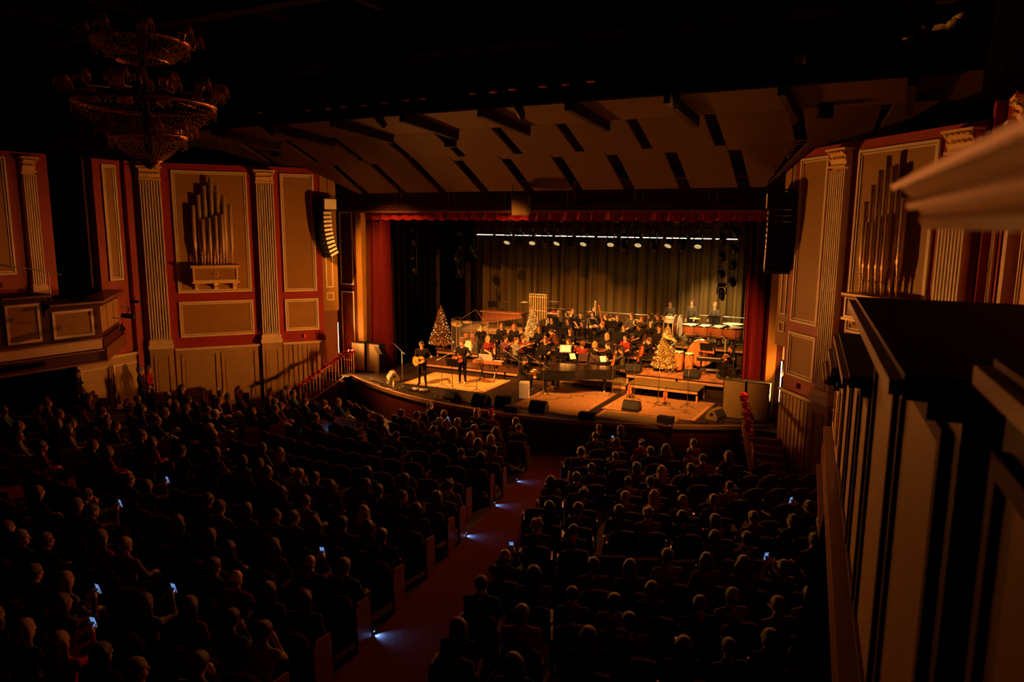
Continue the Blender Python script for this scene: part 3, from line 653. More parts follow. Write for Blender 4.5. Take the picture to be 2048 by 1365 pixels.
# hair and hats (origin at the skull centre) ------------------------
def _hair(kind):
    E = lambda c, r, m=0: ('e', c, r, None, m)
    cap = [E((0, .02, .045), (.09, .108, .095))]
    if kind == 'short': pr = [E((0, .022, .045), (.093, .112, .1)), E((0, .075, -.03), (.07, .045, .06))]
    elif kind == 'crop': pr = [E((0, .018, .042), (.083, .104, .091))]
    elif kind == 'fringe': pr = [E((0, .055, -.005), (.088, .075, .052))]
    elif kind == 'curly':
        rr = random.Random(2); pr = cap+[E((.07*cos(a)*(1-.5*max(0, z-.06)/.07), .02+.088*sin(a), z), (.03, .03, .03)) for z in (.0, .05, .09, .125) for a in [rr.uniform(0, 6.28) for _ in range(9)] if not (sin(a) < -.5 and z < .045)]
    elif kind == 'afro': pr = [E((0, .025, .055), (.125, .13, .12))]
    elif kind == 'bob': pr = cap+[('c', (.07, .03, .03), (.075, .03, -.1), .04, .032, 0), ('c', (-.07, .03, .03), (-.075, .03, -.1), .04, .032, 0), E((0, .07, -.05), (.08, .05, .09))]
    elif kind in ('long', 'wavy'):
        pr = cap+[('c', (.07, .03, .03), (.085, .03, -.2), .04, .03, 0), ('c', (-.07, .03, .03), (-.085, .03, -.2), .04, .03, 0), E((0, .085, -.1), (.095, .05, .18))]
        if kind == 'wavy': pr += [E((s*.1, .02+.02*k, -.03-.07*k), (.04, .045, .05)) for s in (-1, 1) for k in range(4)]
    elif kind == 'bun': pr = [E((0, .02, .042), (.086, .106, .092)), E((0, .13, .07), (.045, .045, .045))]
    elif kind == 'ponytail': pr = [E((0, .02, .042), (.086, .106, .092)), ('c', (0, .12, .05), (0, .15, -.16), .034, .02, 0)]
    def post(G, F):
        if kind in ('short', 'crop', 'curly', 'afro', 'bob', 'long', 'wavy', 'bun', 'ponytail'):
            d = np.linalg.norm((G-np.array([0, -.115, -.045]))/np.array([.068, .11, .115]), axis=-1); F = np.maximum(F, -(d-1)*.06)
        if kind in ('short', 'crop', 'curly', 'bun', 'ponytail'):
            side = (G[..., 2] < -.03) & (G[..., 1] < .03); F = np.where(side, np.maximum(F, .01), F)
            if kind in ('short', 'crop'): F = np.maximum(F, -(G[..., 2]+.075+.25*(G[..., 1]-.1)))
        return F
    V, Q, _ = sdf_mesh(pr, .016 if kind not in ('crop', 'short') else .014, .025, post)
    mb = MB(); mb.v = [tuple(v) for v in V]; mb.f = [list(q) for q in Q]; mb.m = [0]*len(Q); mb.s = [True]*len(Q)
    return mb.mesh('hair')
HAIR = {k: _hair(k) for k in ('short', 'crop', 'fringe', 'curly', 'afro', 'bob', 'long', 'wavy', 'bun', 'ponytail')}
mb = MB(); mb.lathe([(.098, .03), (.1, .05), (.092, .1), (.06, .135), (0, .145)], 14, M=Matrix.Translation((0, .012, .0)))
mb.prism([(-.075, -.07), (-.06, -.165), (0, -.185), (.06, -.165), (.075, -.07)], .035, .047); CAPM = mb.mesh('cap')
mb = MB(); mb.lathe([(.105, .03), (.105, .075), (.098, .08)], 14, mat=1); mb.tube([(0, .01, .07), (0, .02, .15), (.03, .05, .21), (.08, .07, .19)], [.095, .07, .035, .015], 10, 0); mb.ball((.1, .075, .165), .028, 8, 1); SANTA = mb.mesh('santa_hat')
SKINS = [mat('skin_%d' % i, c, .5, var=.08, scale=15) for i, c in enumerate(((.5, .26, .14), (.44, .22, .12), (.32, .15, .08), (.19, .085, .045)))]
HAIRC = {n: mat('hair_'+n, c, .5, var=.45, scale=28, stretch=(6, 6, 1), bump=.8) for n, c in (('blonde', (.3, .17, .06)), ('brown', (.09, .04, .018)), ('dark', (.022, .012, .008)), ('red', (.2, .06, .02)), ('grey', (.15, .13, .11)), ('white', (.32, .28, .23)))}
TOPS = {n: mat('cloth_'+n, c, .85, var=.15, scale=12) for n, c in (('black', (.012, .009, .007)), ('charcoal', (.055, .042, .028)), ('navy', (.02, .025, .05)), ('red', (.3, .02, .02)), ('maroon', (.14, .02, .02)), ('tan', (.17, .13, .09)), ('grey', (.16, .15, .14)), ('green', (.04, .09, .05)), ('brown', (.065, .022, .014)), ('plaid', (.1, .04, .05)), ('cream', (.3, .25, .2)), ('leather', (.03, .02, .015)))}
mat('eye_dark', (.03, .02, .015), .3, var=0); mat('lips', (.4, .14, .1), .45, var=0); mat('shoe', (.02, .018, .016), .3, var=0); mat('shoe_white', (.6, .58, .5), .5, var=0); mat('trousers', (.012, .01, .009), .85, var=.2); mat('jeans', (.04, .05, .08), .85, var=.2)
mat('felt_red', (.5, .02, .02), .9, var=.1); mat('felt_white', (.75, .7, .62), .95, var=.05)
def person(bm, loc, rz, label, skin=0, top='black', bottom='trousers', hair=('short', 'brown'), group=None, shoe='shoe', scale=1., hat=None, cat='person'):
    me, hm = bm
    o = bpy.data.objects.new('person', me); COL.objects.link(o)
    ms = [SKINS[skin], TOPS[top], MAT[bottom], MAT[shoe], MAT['eye_dark'], MAT['lips']]
    if not me.materials:
        for m in ms: me.materials.append(m)
    for sl, m in zip(o.material_slots, ms): sl.link = 'OBJECT'; sl.material = m
    o.location = loc; o.rotation_euler = (0, 0, rz); o.scale = (scale,)*3
    tag(o, label, cat, group)
    if hair and not (hat == 'santa'):
        hme = HAIR[hair[0]]; q = bpy.data.objects.new('hair', hme); COL.objects.link(q); q.parent = o; q.matrix_local = hm
        if not hme.materials: hme.materials.append(HAIRC[hair[1]])
        q.material_slots[0].link = 'OBJECT'; q.material_slots[0].material = HAIRC[hair[1]]
    if hat == 'cap': q = put(CAPM, 'cap', 'white_paint', o, M=hm)
    if hat == 'santa': q = put(SANTA, 'santa_hat', ['felt_red', 'felt_white'], o, M=hm)
    return o
def face_rz(dx, dy): return atan2(dy, dx)+pi/2
# ================================================================== seats and audience
HEADS = """1197,856 1241,860l 1195,875 1229,880o 1284,884n 1328,894 1389,886g 1461,910 1162,904u 1231,910 1325,906 1369,910 1411,922 1275,936l 1323,940L 1377,936 1133,952 1186,942 
1255,958 1303,958 1457,968 1123,968 1167,984u 1248,983y 1311,992L 1363,998L 1426,1000g 1099,1010 1157,1006g 1241,1022 1291,1018U 1365,1026 1423,1038 1499,1030g 1577,1030 
1624,1018 1636,1040 1076,1044U 1148,1044 1435,1075 1486,1075 1620,1075 1335,1113g 1406,1111 1006,1121b 1084,1137 1195,1141s 1259,1147l 1343,1159l 1487,1129w 1565,1133g 
1436,1165g 958,1179d 1050,1205g 1131,1193d 1238,1207 1319,1229 1421,1227 1507,1209y 1607,1183 910,1259l 1032,1299l 1227,1291l 1357,1317 1449,1309d 1495,1267 1585,1257l 
862,808g 813,825 842,831g 899,823l 881,841h 917,846h 945,827L 976,831S 831,852 866,862 904,862 949,854r 1033,843l 1005,862w 1041,860 936,875L 978,879L 1019,895l 941,901 
956,903 995,903 762,837 794,868 732,945 771,961l 796,961l 866,984l 906,978u 608,953y 648,959 703,984w 755,988 813,999 870,1015 655,1032 719,1028L 676,1050 703,1061 
825,1052 769,1073 806,1057 595,1042 612,1003 566,982 639,1125b 707,1137g 572,1185 680,1230 178,793 12,817 96,803 113,830 48,851 46,871 60,887 167,868 179,892 197,906 
236,854 219,847 256,871 272,878 279,796 277,817 191,824 142,858 321,788h 345,803 357,817 309,849 328,849 361,837 383,777 396,800 412,801 398,851h 420,851 455,784 465,796 
444,824 464,829C 501,820 528,818 449,902 364,902 549,798 560,800 586,779 600,784 612,801 598,822 620,829 653,812 682,810 571,783 531,890l 564,906L 502,919 525,919l 
555,947g 284,950 301,964 63,994 96,1015 164,993 149,1029 2,1056 21,1085 86,1096 121,1124 190,1068l 237,1082y 195,1145L 380,1033 427,1071 471,1089 489,1015 541,1036 
527,1085 468,1131 503,1165b 53,1209 120,1247L 153,1275L 218,1293 299,1194l 396,1202l 459,1244 534,1274s 348,1332 271,1325 5,1231"""
ORD = ['', 'first', 'second', 'third', 'fourth', 'fifth', 'sixth', 'seventh', 'eighth', 'ninth', 'tenth', 'eleventh', 'twelfth', 'thirteenth', 'fourteenth', 'fifteenth', 'sixteenth', 'seventeenth', 'eighteenth', 'nineteenth', 'twentieth', 'twenty-first', 'twenty-second', 'twenty-third', 'twenty-fourth', 'twenty-fifth', 'twenty-sixth', 'twenty-seventh', 'twenty-eighth']
CODE = {'s': ('short', 'brown'), 'd': ('crop', 'dark'), 'g': ('short', 'grey'), 'h': ('short', 'white'), 'y': ('short', 'blonde'), 'l': ('long', 'brown'), 'L': ('long', 'blonde'), 'w': ('wavy', 'brown'), 'u': ('curly', 'brown'), 'U': ('curly', 'blonde'), 'b': ('fringe', 'grey'), 'o': ('bob', 'brown'), 'n': ('bun', 'dark'), 'r': ('wavy', 'red'), 'S': ('short', 'white'), 'C': ('short', 'grey')}
HWORD = {'short': 'short', 'crop': 'cropped', 'fringe': 'balding', 'curly': 'curly', 'bob': 'bobbed', 'long': 'long', 'wavy': 'wavy', 'bun': 'pinned-up', 'ponytail': 'ponytailed', 'afro': 'full round'}
PITCHR, R0 = 1.2, 9.7
ra = random.Random(21)
# seat prototype: local frame faces -Y
def seat_meshes():
    S = {}
    mb = MB(); n = 6; pro = [(.36, .27), (.6, .30), (.84, .35), (.93, .37), (.96, .40)]
    vs = []
    for z, y in pro:
        for i in range(n+1): u = -1+2*i/n; vs.append((u*.25*(1 if z < .9 else .93), y-.03*(1-u*u)+(-.04), z-.03*(u*u if z > .9 else 0)))
    m = n+1; b = len(pro)*m
    vs += [(x, y+.07, z) for x, y, z in vs]
    fs = [(r*m+i, r*m+i+1, (r+1)*m+i+1, (r+1)*m+i) for r in range(4) for i in range(n)]; fs += [(b+f[3], b+f[2], b+f[1], b+f[0]) for f in fs]
    edge = list(range(m))+[r*m+n for r in range(1, 5)]+[4*m+i for i in range(n-1, -1, -1)]+[r*m for r in range(3, 0, -1)]
    fs += [(edge[i], edge[(i+1) % len(edge)], b+edge[(i+1) % len(edge)], b+edge[i]) for i in range(len(edge))]
    mb.add(vs, fs); S['seat_back'] = mb.mesh('seat_back')
    mb = MB(); mb.box((0, .0, .41), (.46, .44, .09)); S['seat_cushion'] = mb.mesh('seat_cushion')
    mb = MB(); mb.box((0, .2, .6), (.46, .07, .42), rx=-.1); S['folded_cushion'] = mb.mesh('folded_cushion')
    mb = MB(); mb.box((.265, .06, .63), (.045, .36, .03)); mb.box((.265, .14, .32), (.035, .12, .62)); S['armrest_l'] = mb.mesh('armrest')
    mb = MB(); mb.box((-.265, .06, .63), (.045, .36, .03)); mb.box((-.265, .14, .32), (.035, .12, .62)); S['armrest_r'] = mb.mesh('armrest')
    for k, s in (('end_l', 1), ('end_r', -1)):
        mb = MB(); mb.prism([(-.16, .02), (.3, .02), (.34, .72), (.26, .78), (-.14, .68)], s*.3-.02, s*.3+.02, M=Matrix(((0, 0, 1, 0), (1, 0, 0, 0), (0, 1, 0, 0), (0, 0, 0, 1))))
        S[k] = mb.mesh('end_panel')
    return S
SEATM = seat_meshes()
def seat(x, y, rz, label, occupied, end=None):
    t = thing('theatre_seat', label, 'seat', (x, y, fz(y)), rz, 'upholstered seats of the auditorium')
    put(SEATM['seat_back'], 'seat_back', 'seat_fabric', t)
    put(SEATM['seat_cushion' if occupied else 'folded_cushion'], 'seat_cushion', 'seat_fabric', t)
    put(SEATM['armrest_l'], 'armrest', 'seat_wood', t); put(SEATM['armrest_r'], 'armrest', 'seat_wood', t)
    if end: put(SEATM['end_'+end], 'end_panel', 'seat_wood', t)
    return t
def to_world(px_, py_, dh):
    z = .1
    for _ in range(40): P = atz(px_, py_, z); z = .6*z+.4*(fz(P[1])+dh)
    return P
people = []
AW = 1.25
for tok in HEADS.split():
    c = tok[-1] if tok[-1].isalpha() else ''
    u, v = map(int, (tok[:-1] if c else tok).split(','))
    P = to_world(u, v, 1.21); x, y = P[0], P[1]
    r = hypot(x, y-AC[1]); a = atan2(x, AC[1]-y); row = max(0, round((r-R0)/PITCHR)); rs = R0+PITCHR*row
    rs += max(-.22, min(.22, r-rs))
    lim = A_IN+(AW+.3)/rs; lo = A_IN-.3/rs
    if lo < abs(a) < lim: a = math.copysign(lo if abs(a) < (lo+lim)/2 else lim, a)
    blk = 'centre' if abs(a) < A_IN else ('right' if a > 0 else 'left')
    people.append(dict(u=u, v=v, r=rs, a=a, row=row, blk=blk, c=c))
# keep neighbours of a row apart
for blk in ('left', 'centre', 'right'):
    for row in range(30):
        L = sorted([p for p in people if p['blk'] == blk and p['row'] == row], key=lambda p: p['a'])
        for it in range(30):
            for p, q in zip(L, L[1:]):
                g = (q['a']-p['a'])*(p['r']+q['r'])/2
                if g < .57: d = (.57-g)/2/p['r']; p['a'] -= d; q['a'] += d
            if L and blk == 'centre':
                for p in L: m = A_IN-.3/p['r']; p['a'] = max(-m, min(m, p['a']))
            if L and blk == 'right':
                for p in L: p['a'] = max(A_IN+(AW+.3)/p['r'], p['a'])
            if L and blk == 'left':
                for p in L: p['a'] = min(-A_IN-(AW+.3)/p['r'], p['a'])
def seat_xy(p): return pol(p['r'], p['a'])
def wallmax(y): return (wall_x(y) if y > -7 else 13.6)-1.0
people = [p for p in people if abs(seat_xy(p)[0]) < wallmax(seat_xy(p)[1])]
# empty seats that complete the rows
free = []
for row in range(0, 14):
    r = R0+PITCHR*row; st = .575/r
    for blk, a0, sg in (('centre', 0, 0), ('right', A_IN+(AW+.3)/r, 1), ('left', -A_IN-(AW+.3)/r, -1)):
        n = int((A_IN*r-.3)/.575) if sg == 0 else 22
        for k in (range(-n, n+1) if sg == 0 else range(n)):
            a = k*st if sg == 0 else a0+sg*k*st
            x, y = pol(r, a)
            if abs(x) > wallmax(y) or y > lip_y(x)-1.1 or y > -4.4 or (x < -10.8 and y > -9.5): continue
            if any(p['row'] == row and p['blk'] == blk and abs(p['a']-a)*r < .56 for p in people): continue
            u, v = pix((x, y, fz(y)+.8))
            if not (5 < u < 1640 and 780 < v < 1350): continue
            free.append(dict(u=u, v=v, r=r, a=a, row=row, blk=blk, c=None))
free.sort(key=lambda p: -p['v'])
keep = [p for p in free if p['blk'] == 'centre' or p['row'] < 9][:max(0, 296-len(people))]
# one pool of body meshes for the audience
AUD = {'rest': body(h=.027, sleeves=True), 'lap': body(h=.027, lean=.12, wl=(.05, -.3, .68), wr=(-.06, -.31, .69), htilt=-.05), 'fem': body(h=.026, female=True, lean=.05),
       'fem2': body(h=.026, female=True, lean=-.06, hx=.5, wl=(.1, -.26, .72), wr=(-.02, -.28, .7)), 'turn': body(h=.027, hx=-.55, lean=-.05), 'chin': body(h=.027, lean=.28, wr=(-.06, -.3, 1.02), wl=(.05, -.3, .75), htilt=.1),
       'phone': body(h=.027, wl=(.06, -.36, 1.12), wr=(-.06, -.36, 1.12), htilt=-.05)}
PHONES = [(893, 848), (1220, 873), (1622, 1035), (1556, 1105), (602, 1098), (180, 1273), (40, 1195), (335, 1165), (322, 978), (135, 1022), (1006, 1110)]
for (u, v) in PHONES:
    cand = min((p for p in people if 'phone' not in p), key=lambda p: (p['u']-u)**2+(p['v']-v)**2*.7); cand['phone'] = True
mb = MB(); mb.box((0, 0, 0), (.075, .009, .155)); PHONEM = mb.mesh('phone')
mb = MB(); mb.box((0, .0055, 0), (.068, .002, .143)); PHONES_M = mb.mesh('screen')
blkword = {'centre': 'centre block', 'right': 'right block', 'left': 'left block'}
for blk in ('left', 'centre', 'right'):
    for row in range(30):
        occ = sorted([p for p in people if p['blk'] == blk and p['row'] == row], key=lambda p: -p['a'] if blk != 'right' else p['a'])
        al = sorted([p for p in people+keep if p['blk'] == blk and p['row'] == row], key=lambda p: -p['a'] if blk != 'right' else p['a'])
        edge = 'left aisle' if blk == 'left' else 'right aisle'
        for k, p in enumerate(al):
            x, y = seat_xy(p); rz = face_rz(-x, 1.5-y); end = None
            if blk != 'left' and k == 0: end = 'l' if blk == 'right' else 'r'
            if blk == 'centre' and k == len(al)-1: end = 'l'
            if blk == 'left' and k == 0: end = 'r'
            if blk == 'right' and k == 0: end = 'l'
            if end and rz != 0:          # local +x points to the stage-right side when facing the stage
                end = 'l' if (blk == 'left' and k == 0) or (blk == 'centre' and k == 0) else 'r'
                end = 'r' if end == 'l' else 'l'
            p['seat'] = seat(x, y, rz, '%s theatre seat, %s from the %s, %s row, %s' % ('occupied dark' if p['c'] is not None else 'empty folded dark', ORD[k+1], edge, ORD[row+1], blkword[blk]), p['c'] is not None, end)
        for k, p in enumerate(occ):
            x, y = seat_xy(p); c = p['c']
            hr = CODE.get(c) or ra.choice([('short', 'brown'), ('crop', 'dark'), ('short', 'grey'), ('long', 'brown'), ('long', 'dark'), ('bob', 'brown'), ('short', 'dark'), ('wavy', 'brown'), ('short', 'brown'), ('crop', 'brown')])
            top = ra.choice(['black', 'charcoal', 'navy', 'black', 'maroon', 'grey', 'green', 'brown', 'charcoal', 'tan', 'plaid'])
            if (p['u'], p['v']) in ((60, 887), (197, 906), (272, 878), (153, 1275), (190, 1068), (1050, 1205), (949, 854), (976, 831), (1284, 884)): top = 'red'
            if (p['u'], p['v']) in ((237, 1082), (534, 1274), (321, 788), (502, 919)): top = 'cream' if p['u'] > 500 else 'tan'
            fem = hr[0] in ('long', 'wavy', 'bob', 'bun', 'ponytail')
            pose = 'phone' if p.get('phone') else ra.choice(['fem', 'fem', 'fem2', 'lap'] if fem else ['rest', 'rest', 'lap', 'turn', 'chin'])
            sc = ra.uniform(.97, 1.04); z = fz(y)-.04
            hat = {'S': 'santa', 'C': 'cap'}.get(c)
            rz = face_rz(-x, 1.5-y)+ra.uniform(-.12, .12)
            desc = 'person in a santa hat' if c == 'S' else ('person in a pale cap' if c == 'C' else 'person with %s %s hair' % (HWORD[hr[0]], hr[1]))
            lab = '%s, %s top, %s from %s aisle, %s row, %s block' % (desc, top, ORD[k+1], 'left' if blk == 'left' else 'right', ORD[row+1], blk)
            person(AUD[pose], (x, y, z), rz, lab, ra.choice([0, 0, 0, 1, 1, 2]), top, ra.choice(['trousers', 'jeans', 'trousers']), hr, 'seated audience', scale=sc, hat=hat)
            if p.get('phone'):
                T = Matrix.Translation((x, y, z)) @ Matrix.Rotation(rz, 4, 'Z') @ Matrix.Translation((0, -.47*sc, 1.19*sc)) @ Matrix.Rotation(-.25, 4, 'X')
                ph = tag(put(PHONEM, 'phone', 'black_gloss', M=T), 'glowing phone of the %s, %s from aisle, %s row, %s' % (desc, ORD[k+1], ORD[row+1], blkword[blk]), 'phone', 'phones held up in the audience')
                put(PHONES_M, 'screen', 'phone_screen', ph)
# far seats nobody can pick apart
rest = [p for p in free if p not in keep]
if rest:
    mb = MB()
    for p in rest:
        x, y = seat_xy(p); T = Matrix.Translation((x, y, fz(y))) @ Matrix.Rotation(face_rz(-x, 1.5-y), 4, 'Z')
        mb.box((0, .3, .66), (.5, .08, .6), M=T, rx=-.12); mb.box((0, .2, .6), (.46, .06, .4), M=T, rx=-.1); mb.box((.265, .1, .34), (.04, .3, .64), M=T)
    tag(solo(mb, 'seat_rows', 'seat_fabric', 'dark rows of empty folded seats', 'seats'), kind='stuff')
# blue step lights at the aisle ends
for (u, v, s) in ((1045, 965, 1), (1003, 1013, 1), (947, 1075, 1), (873, 1158, 1), (765, 1275, 1), (690, 886, -1)):
    P = to_world(u, v, .0); x, y = P[0], P[1]; r = hypot(x, y-AC[1])
    x, y = pol(r, A_IN*s); x -= .02*s
    mb = MB(); mb.box((x, y, fz(y)+.1), (.05, .05, .05)); o = solo(mb, 'step_light', 'metal_black', 'blue aisle step light near the %s' % {1045: 'front, farthest of five on the right aisle', 1003: 'front, second farthest on the right aisle', 947: 'middle of the right aisle', 873: 'rear, second nearest on the right aisle', 765: 'rear, nearest of five on the right aisle', 690: 'front of the left aisle'}[u], 'step light', 'blue aisle step lights')
    mb = MB(); mb.box((x+.02*s, y, fz(y)+.072), (.03, .03, .006)); part(mb, 'led', 'aisle_led', o)
    light('step_lamp', 'SPOT', (x+.04*s, y, fz(y)+.065), (x+.16*s, y+.03, fz(y)), 30, (.05, .32, 1), spot_size=rad(110), spot_blend=.7, shadow_soft_size=.01)
# people standing by the left wall
ST1 = body(sit=False, h=.026, wl=(.08, -.24, 1.0), wr=(-.08, -.24, 1.0), htilt=-.05); ST2 = body(sit=False, h=.026, female=True)
for (u, v, bm, lab, top, hr, sk) in ((282, 722, ST1, 'person standing by the left wall in a dark leather jacket', 'leather', ('short', 'grey'), 0), (298, 735, ST2, 'person standing in a red sweater behind the leather jacket by the left wall', 'red', ('bob', 'brown'), 0), (156, 740, ST2, 'person in black standing in the dark under the left boxes', 'black', ('bun', 'dark'), 1)):
    x = {282: -12.5, 298: -12.75, 156: -13.1}[u]; y = min((-3-.02*k for k in range(500)), key=lambda y: abs(pix((x, y, fz(y)+1.63))[0]-u))
    person(bm, (x, y, fz(y)), face_rz(-x, 2-y), lab, sk, top, 'trousers', hr)
# ================================================================== stage: platforms, rugs
def riser(x0, x1, y0, y1, z, label, top='stage_wood', skirt=True, th=.16):
    t = thing('riser', label, 'platform', ((x0+x1)/2, (y0+y1)/2, 0), group='orchestra platforms'); w_, d_ = x1-x0, y1-y0
    mb = MB(); mb.box((0, 0, z-.02), (w_, d_, .04)); part(mb, 'deck', top, t)
    mb = MB(); mb.frame(w_, th, .03, .03, M=Matrix.Translation((0, -d_/2, z-th-.02))); mb.box((0, -d_/2+.015, z-.1), (w_, .03, th)); part(mb, 'edge_frame', 'lip_wood', t)
    for sx in (-1, 1):
        for sy in (-1, 1): mb = MB(); mb.box((sx*(w_/2-.06), sy*(d_/2-.06), (z-.04)/2), (.07, .07, z-.04)); part(mb, 'leg', 'lip_wood', t)
    if skirt:
        mb = MB(); mb.box((0, .06, (z-.05)/2), (w_-.2, d_-.2, z-.06)); part(mb, 'skirt', 'drape_black', t)
    return t
for k in range(3): riser(-6.95+2.31*k, -4.65+2.31*k, 1.7, 3.35, .2, 'low brown platform module under the strings, %s from the left' % ORD[k+1])
riser(.28, 3.1, 1.65, 3.35, .2, 'low platform module with bright front edge behind the grand piano', 'cabinet', skirt=False)
riser(-.02, .27, 1.9, 3.35, .2, 'narrow low filler platform left of the grand piano tail')
for k in range(4): riser(-6.95+2.46*k, -4.5+2.46*k, 3.36, 4.4, .5, 'second tier platform module, %s from the left' % ORD[k+1])
for k in range(3): riser(-4.4+2.66*k, -1.75+2.66*k, 4.42, 5.3, .9, 'third tier platform module, %s from the left' % ORD[k+1])
for k in range(3): riser(-3.4+2.3*k, -1.1+2.3*k, 5.32, 7.2, 1.25, 'top tier platform module under the winds, %s from the left' % ORD[k+1])
riser(-6.95, -3.45, 5.35, 7.2, 1.3, 'left percussion platform with pale top under the marimba', 'rug_tan')
riser(3.75, 7.1, 4.75, 7.2, 1.5, 'right percussion platform under the timpani', 'cabinet')
riser(3.45, 6.15, .78, 2.0, .5, 'tan low platform with bright rim in front of the congas', 'cabinet', skirt=False)
riser(2.95, 5.0, 2.05, 4.4, .6, 'platform module under the gold tree and congas'); riser(5.02, 7.25, 2.05, 4.4, .6, 'platform module under the seated guitarist on the right')
def rug(x0, x1, y0, y1, z, m, label, rz=0):
    mb = MB(); w_, d_ = x1-x0, y1-y0
    mb.box((0, 0, .006), (w_, d_, .012))
    o = solo(mb, 'rug', m, label, 'rug', loc=((x0+x1)/2, (y0+y1)/2, z), rz=rz)
    mb = MB()
    for (a, b) in (((-w_/2+.06, -d_/2+.06), (w_/2-.06, -d_/2+.13)), ((-w_/2+.06, d_/2-.13), (w_/2-.06, d_/2-.06)), ((-w_/2+.06, -d_/2+.13), (-w_/2+.13, d_/2-.13)), ((w_/2-.13, -d_/2+.13), (w_/2-.06, d_/2-.13))): mb.span((a[0], a[1], .012), (b[0], b[1], .0145))
    part(mb, 'border', 'rug_pattern' if m != 'rug_pattern' else 'rug_rust', o)
rug(-5.35, -1.65, -1.5, .95, 0, 'rug_tan', 'golden tan rug under the two standing guitarists', .03)
rug(.25, 3.0, -2.95, .95, 0, 'rug_rust', 'brown woven rug in front of the grand piano')
rug(3.3, 6.65, -1.55, 1.25, 0, 'rug_rust', 'rust coloured rug around the violins on stands', -.03)
rug(3.4, 6.1, -2.72, -1.62, 0, 'cabinet', 'olive mat along the front of the apron on the right')
rug(3.1, 7.1, 2.15, 4.3, .6, 'rug_pattern', 'patterned oriental rug on the conga platform')

# ================================================================== stage: instruments and gear
IDM = Matrix.Identity(4)
def basis(p, q, up=(0, 0, 1)):          # y axis from p to q, z roughly up
    p, q, up = Vector(p), Vector(q), Vector(up); y = (q-p).normalized(); x = y.cross(up)
    if x.length < 1e-4: x = Vector((1, 0, 0))
    x.normalize(); z = x.cross(y); M = Matrix.Identity(4)
    for i in range(3): M[i][0] = x[i]; M[i][1] = y[i]; M[i][2] = z[i]; M[i][3] = p[i]
    return M
def outline(L, wb, ww, wt, n=9):      # violin-like outline, y from 0 to L
    pts = [(0, .0), (.08, .75), (.22, 1.0), (.38, .86), (.5, ww/wb), (.62, wt/wb*.86), (.78, wt/wb), (.92, wt/wb*.72), (1, .16)]
    T_ = [i/30 for i in range(31)]; q = [p[0] for p in pts]; W_ = np.interp([sin(t*pi/2)**1.0 if False else t for t in T_], q, [p[1] for p in pts])
    W_ = [0 if i == 0 else (W_[max(i-1, 0)]+2*W_[i]+W_[min(i+1, 30)])/4 for i in range(31)]
    R = [(wb/2*w_, L*t) for t, w_ in zip(T_, W_)]; return R+[(-x, y) for x, y in R[::-1]][:-1]
def fiddle(L, name, label, M, cat, body_m='varnish', guitar=False):
    t = thing(name, label, cat); t.matrix_world = M
    wb, ww, wt = (.4, .25, .3) if guitar else (.58, .33, .47); d = .2 if guitar else (.09 if L < .5 else .16)
    o = outline(L, wb*L*(2 if guitar else 1)*(.5 if guitar else 1), ww*L, wt*L) if not guitar else outline(L, .8*L, .52*L, .6*L)
    mb = MB(); mb.prism(o, -d*L/2, d*L/2, smooth=False); part(mb, 'body', body_m, t)
    nl = .72*L if guitar else .38*L if L < .5 else .55*L
    mb = MB(); mb.box((0, L+nl/2, d*L*.4), (.065*L, nl, .05*L)); part(mb, 'neck', 'rosewood', t)
    mb = MB(); mb.box((0, L+nl-.25*L*(0 if guitar else .3), d*L*.5), (.075*L, .001, .001)); mb.box((0, L*.55+nl/2, d*L*.55), (.06*L, L*.62+nl*.6, .02*L)); part(mb, 'fingerboard', 'black_satin', t)
    mb = MB(); mb.box((0, L+nl+.05*L, d*L*.3), (.11*L, .16*L, .04*L) if guitar else (.05*L, .1*L, .08*L)); part(mb, 'headstock' if guitar else 'scroll', 'rosewood', t)
    for s in (-1, 1):
        for k in range(3 if guitar else 2): mb = MB(); mb.cyl((s*.04*L, L+nl+.0*L+.05*L*k, d*L*.3), (s*.085*L, L+nl+.05*L*k, d*L*.3), .008*L*2, n=5); part(mb, 'peg', 'steel' if guitar else 'black_satin', t)
    mb = MB(); mb.box((0, L*.34 if not guitar else L*.25, d*L*.62), (.2*L, .025*L, .1*L if not guitar else .03*L)); part(mb, 'bridge', 'rosewood', t)
    if guitar:
        mb = MB(); mb.disc((0, L*.62, d*L/2+.002), .13*L, 16); part(mb, 'sound_hole', 'black', t)
    else:
        mb = MB(); mb.box((0, L*.17, d*L*.6), (.09*L, L*.2, .02*L)); part(mb, 'tailpiece', 'black_satin', t)
    if L > .6 and not guitar:
        mb = MB(); mb.cyl((0, 0, 0), (0, -.28, 0), .008, n=6); part(mb, 'endpin', 'steel', t)
    return t
def bow(label, p, q):
    mb = MB(); mb.cyl((0, 0, 0), (0, .72, .01), .006, n=5); t = thing('bow', label, 'bow'); t.matrix_world = basis(p, q)
    part(mb, 'stick', 'rosewood', t); mb = MB(); mb.box((0, .36, -.018), (.008, .66, .002)); part(mb, 'hair', 'ivory', t); mb = MB(); mb.box((0, .04, -.012), (.012, .04, .02)); part(mb, 'frog', 'black_satin', t)
def chair(loc, rz, label):
    t = thing('orchestra_chair', label, 'chair', loc, rz, 'orchestra chairs')
    for nm, me in CHAIRM: put(me, nm, 'chair_fabric' if nm in ('seat', 'backrest') else 'metal_black', t)
    return t
CHAIRM = []
mb = MB(); mb.box((0, .02, .44), (.42, .42, .05)); CHAIRM.append(('seat', mb.mesh('seat')))
mb = MB(); mb.box((0, .25, .72), (.4, .03, .34), rx=-.12); CHAIRM.append(('backrest', mb.mesh('backrest')))
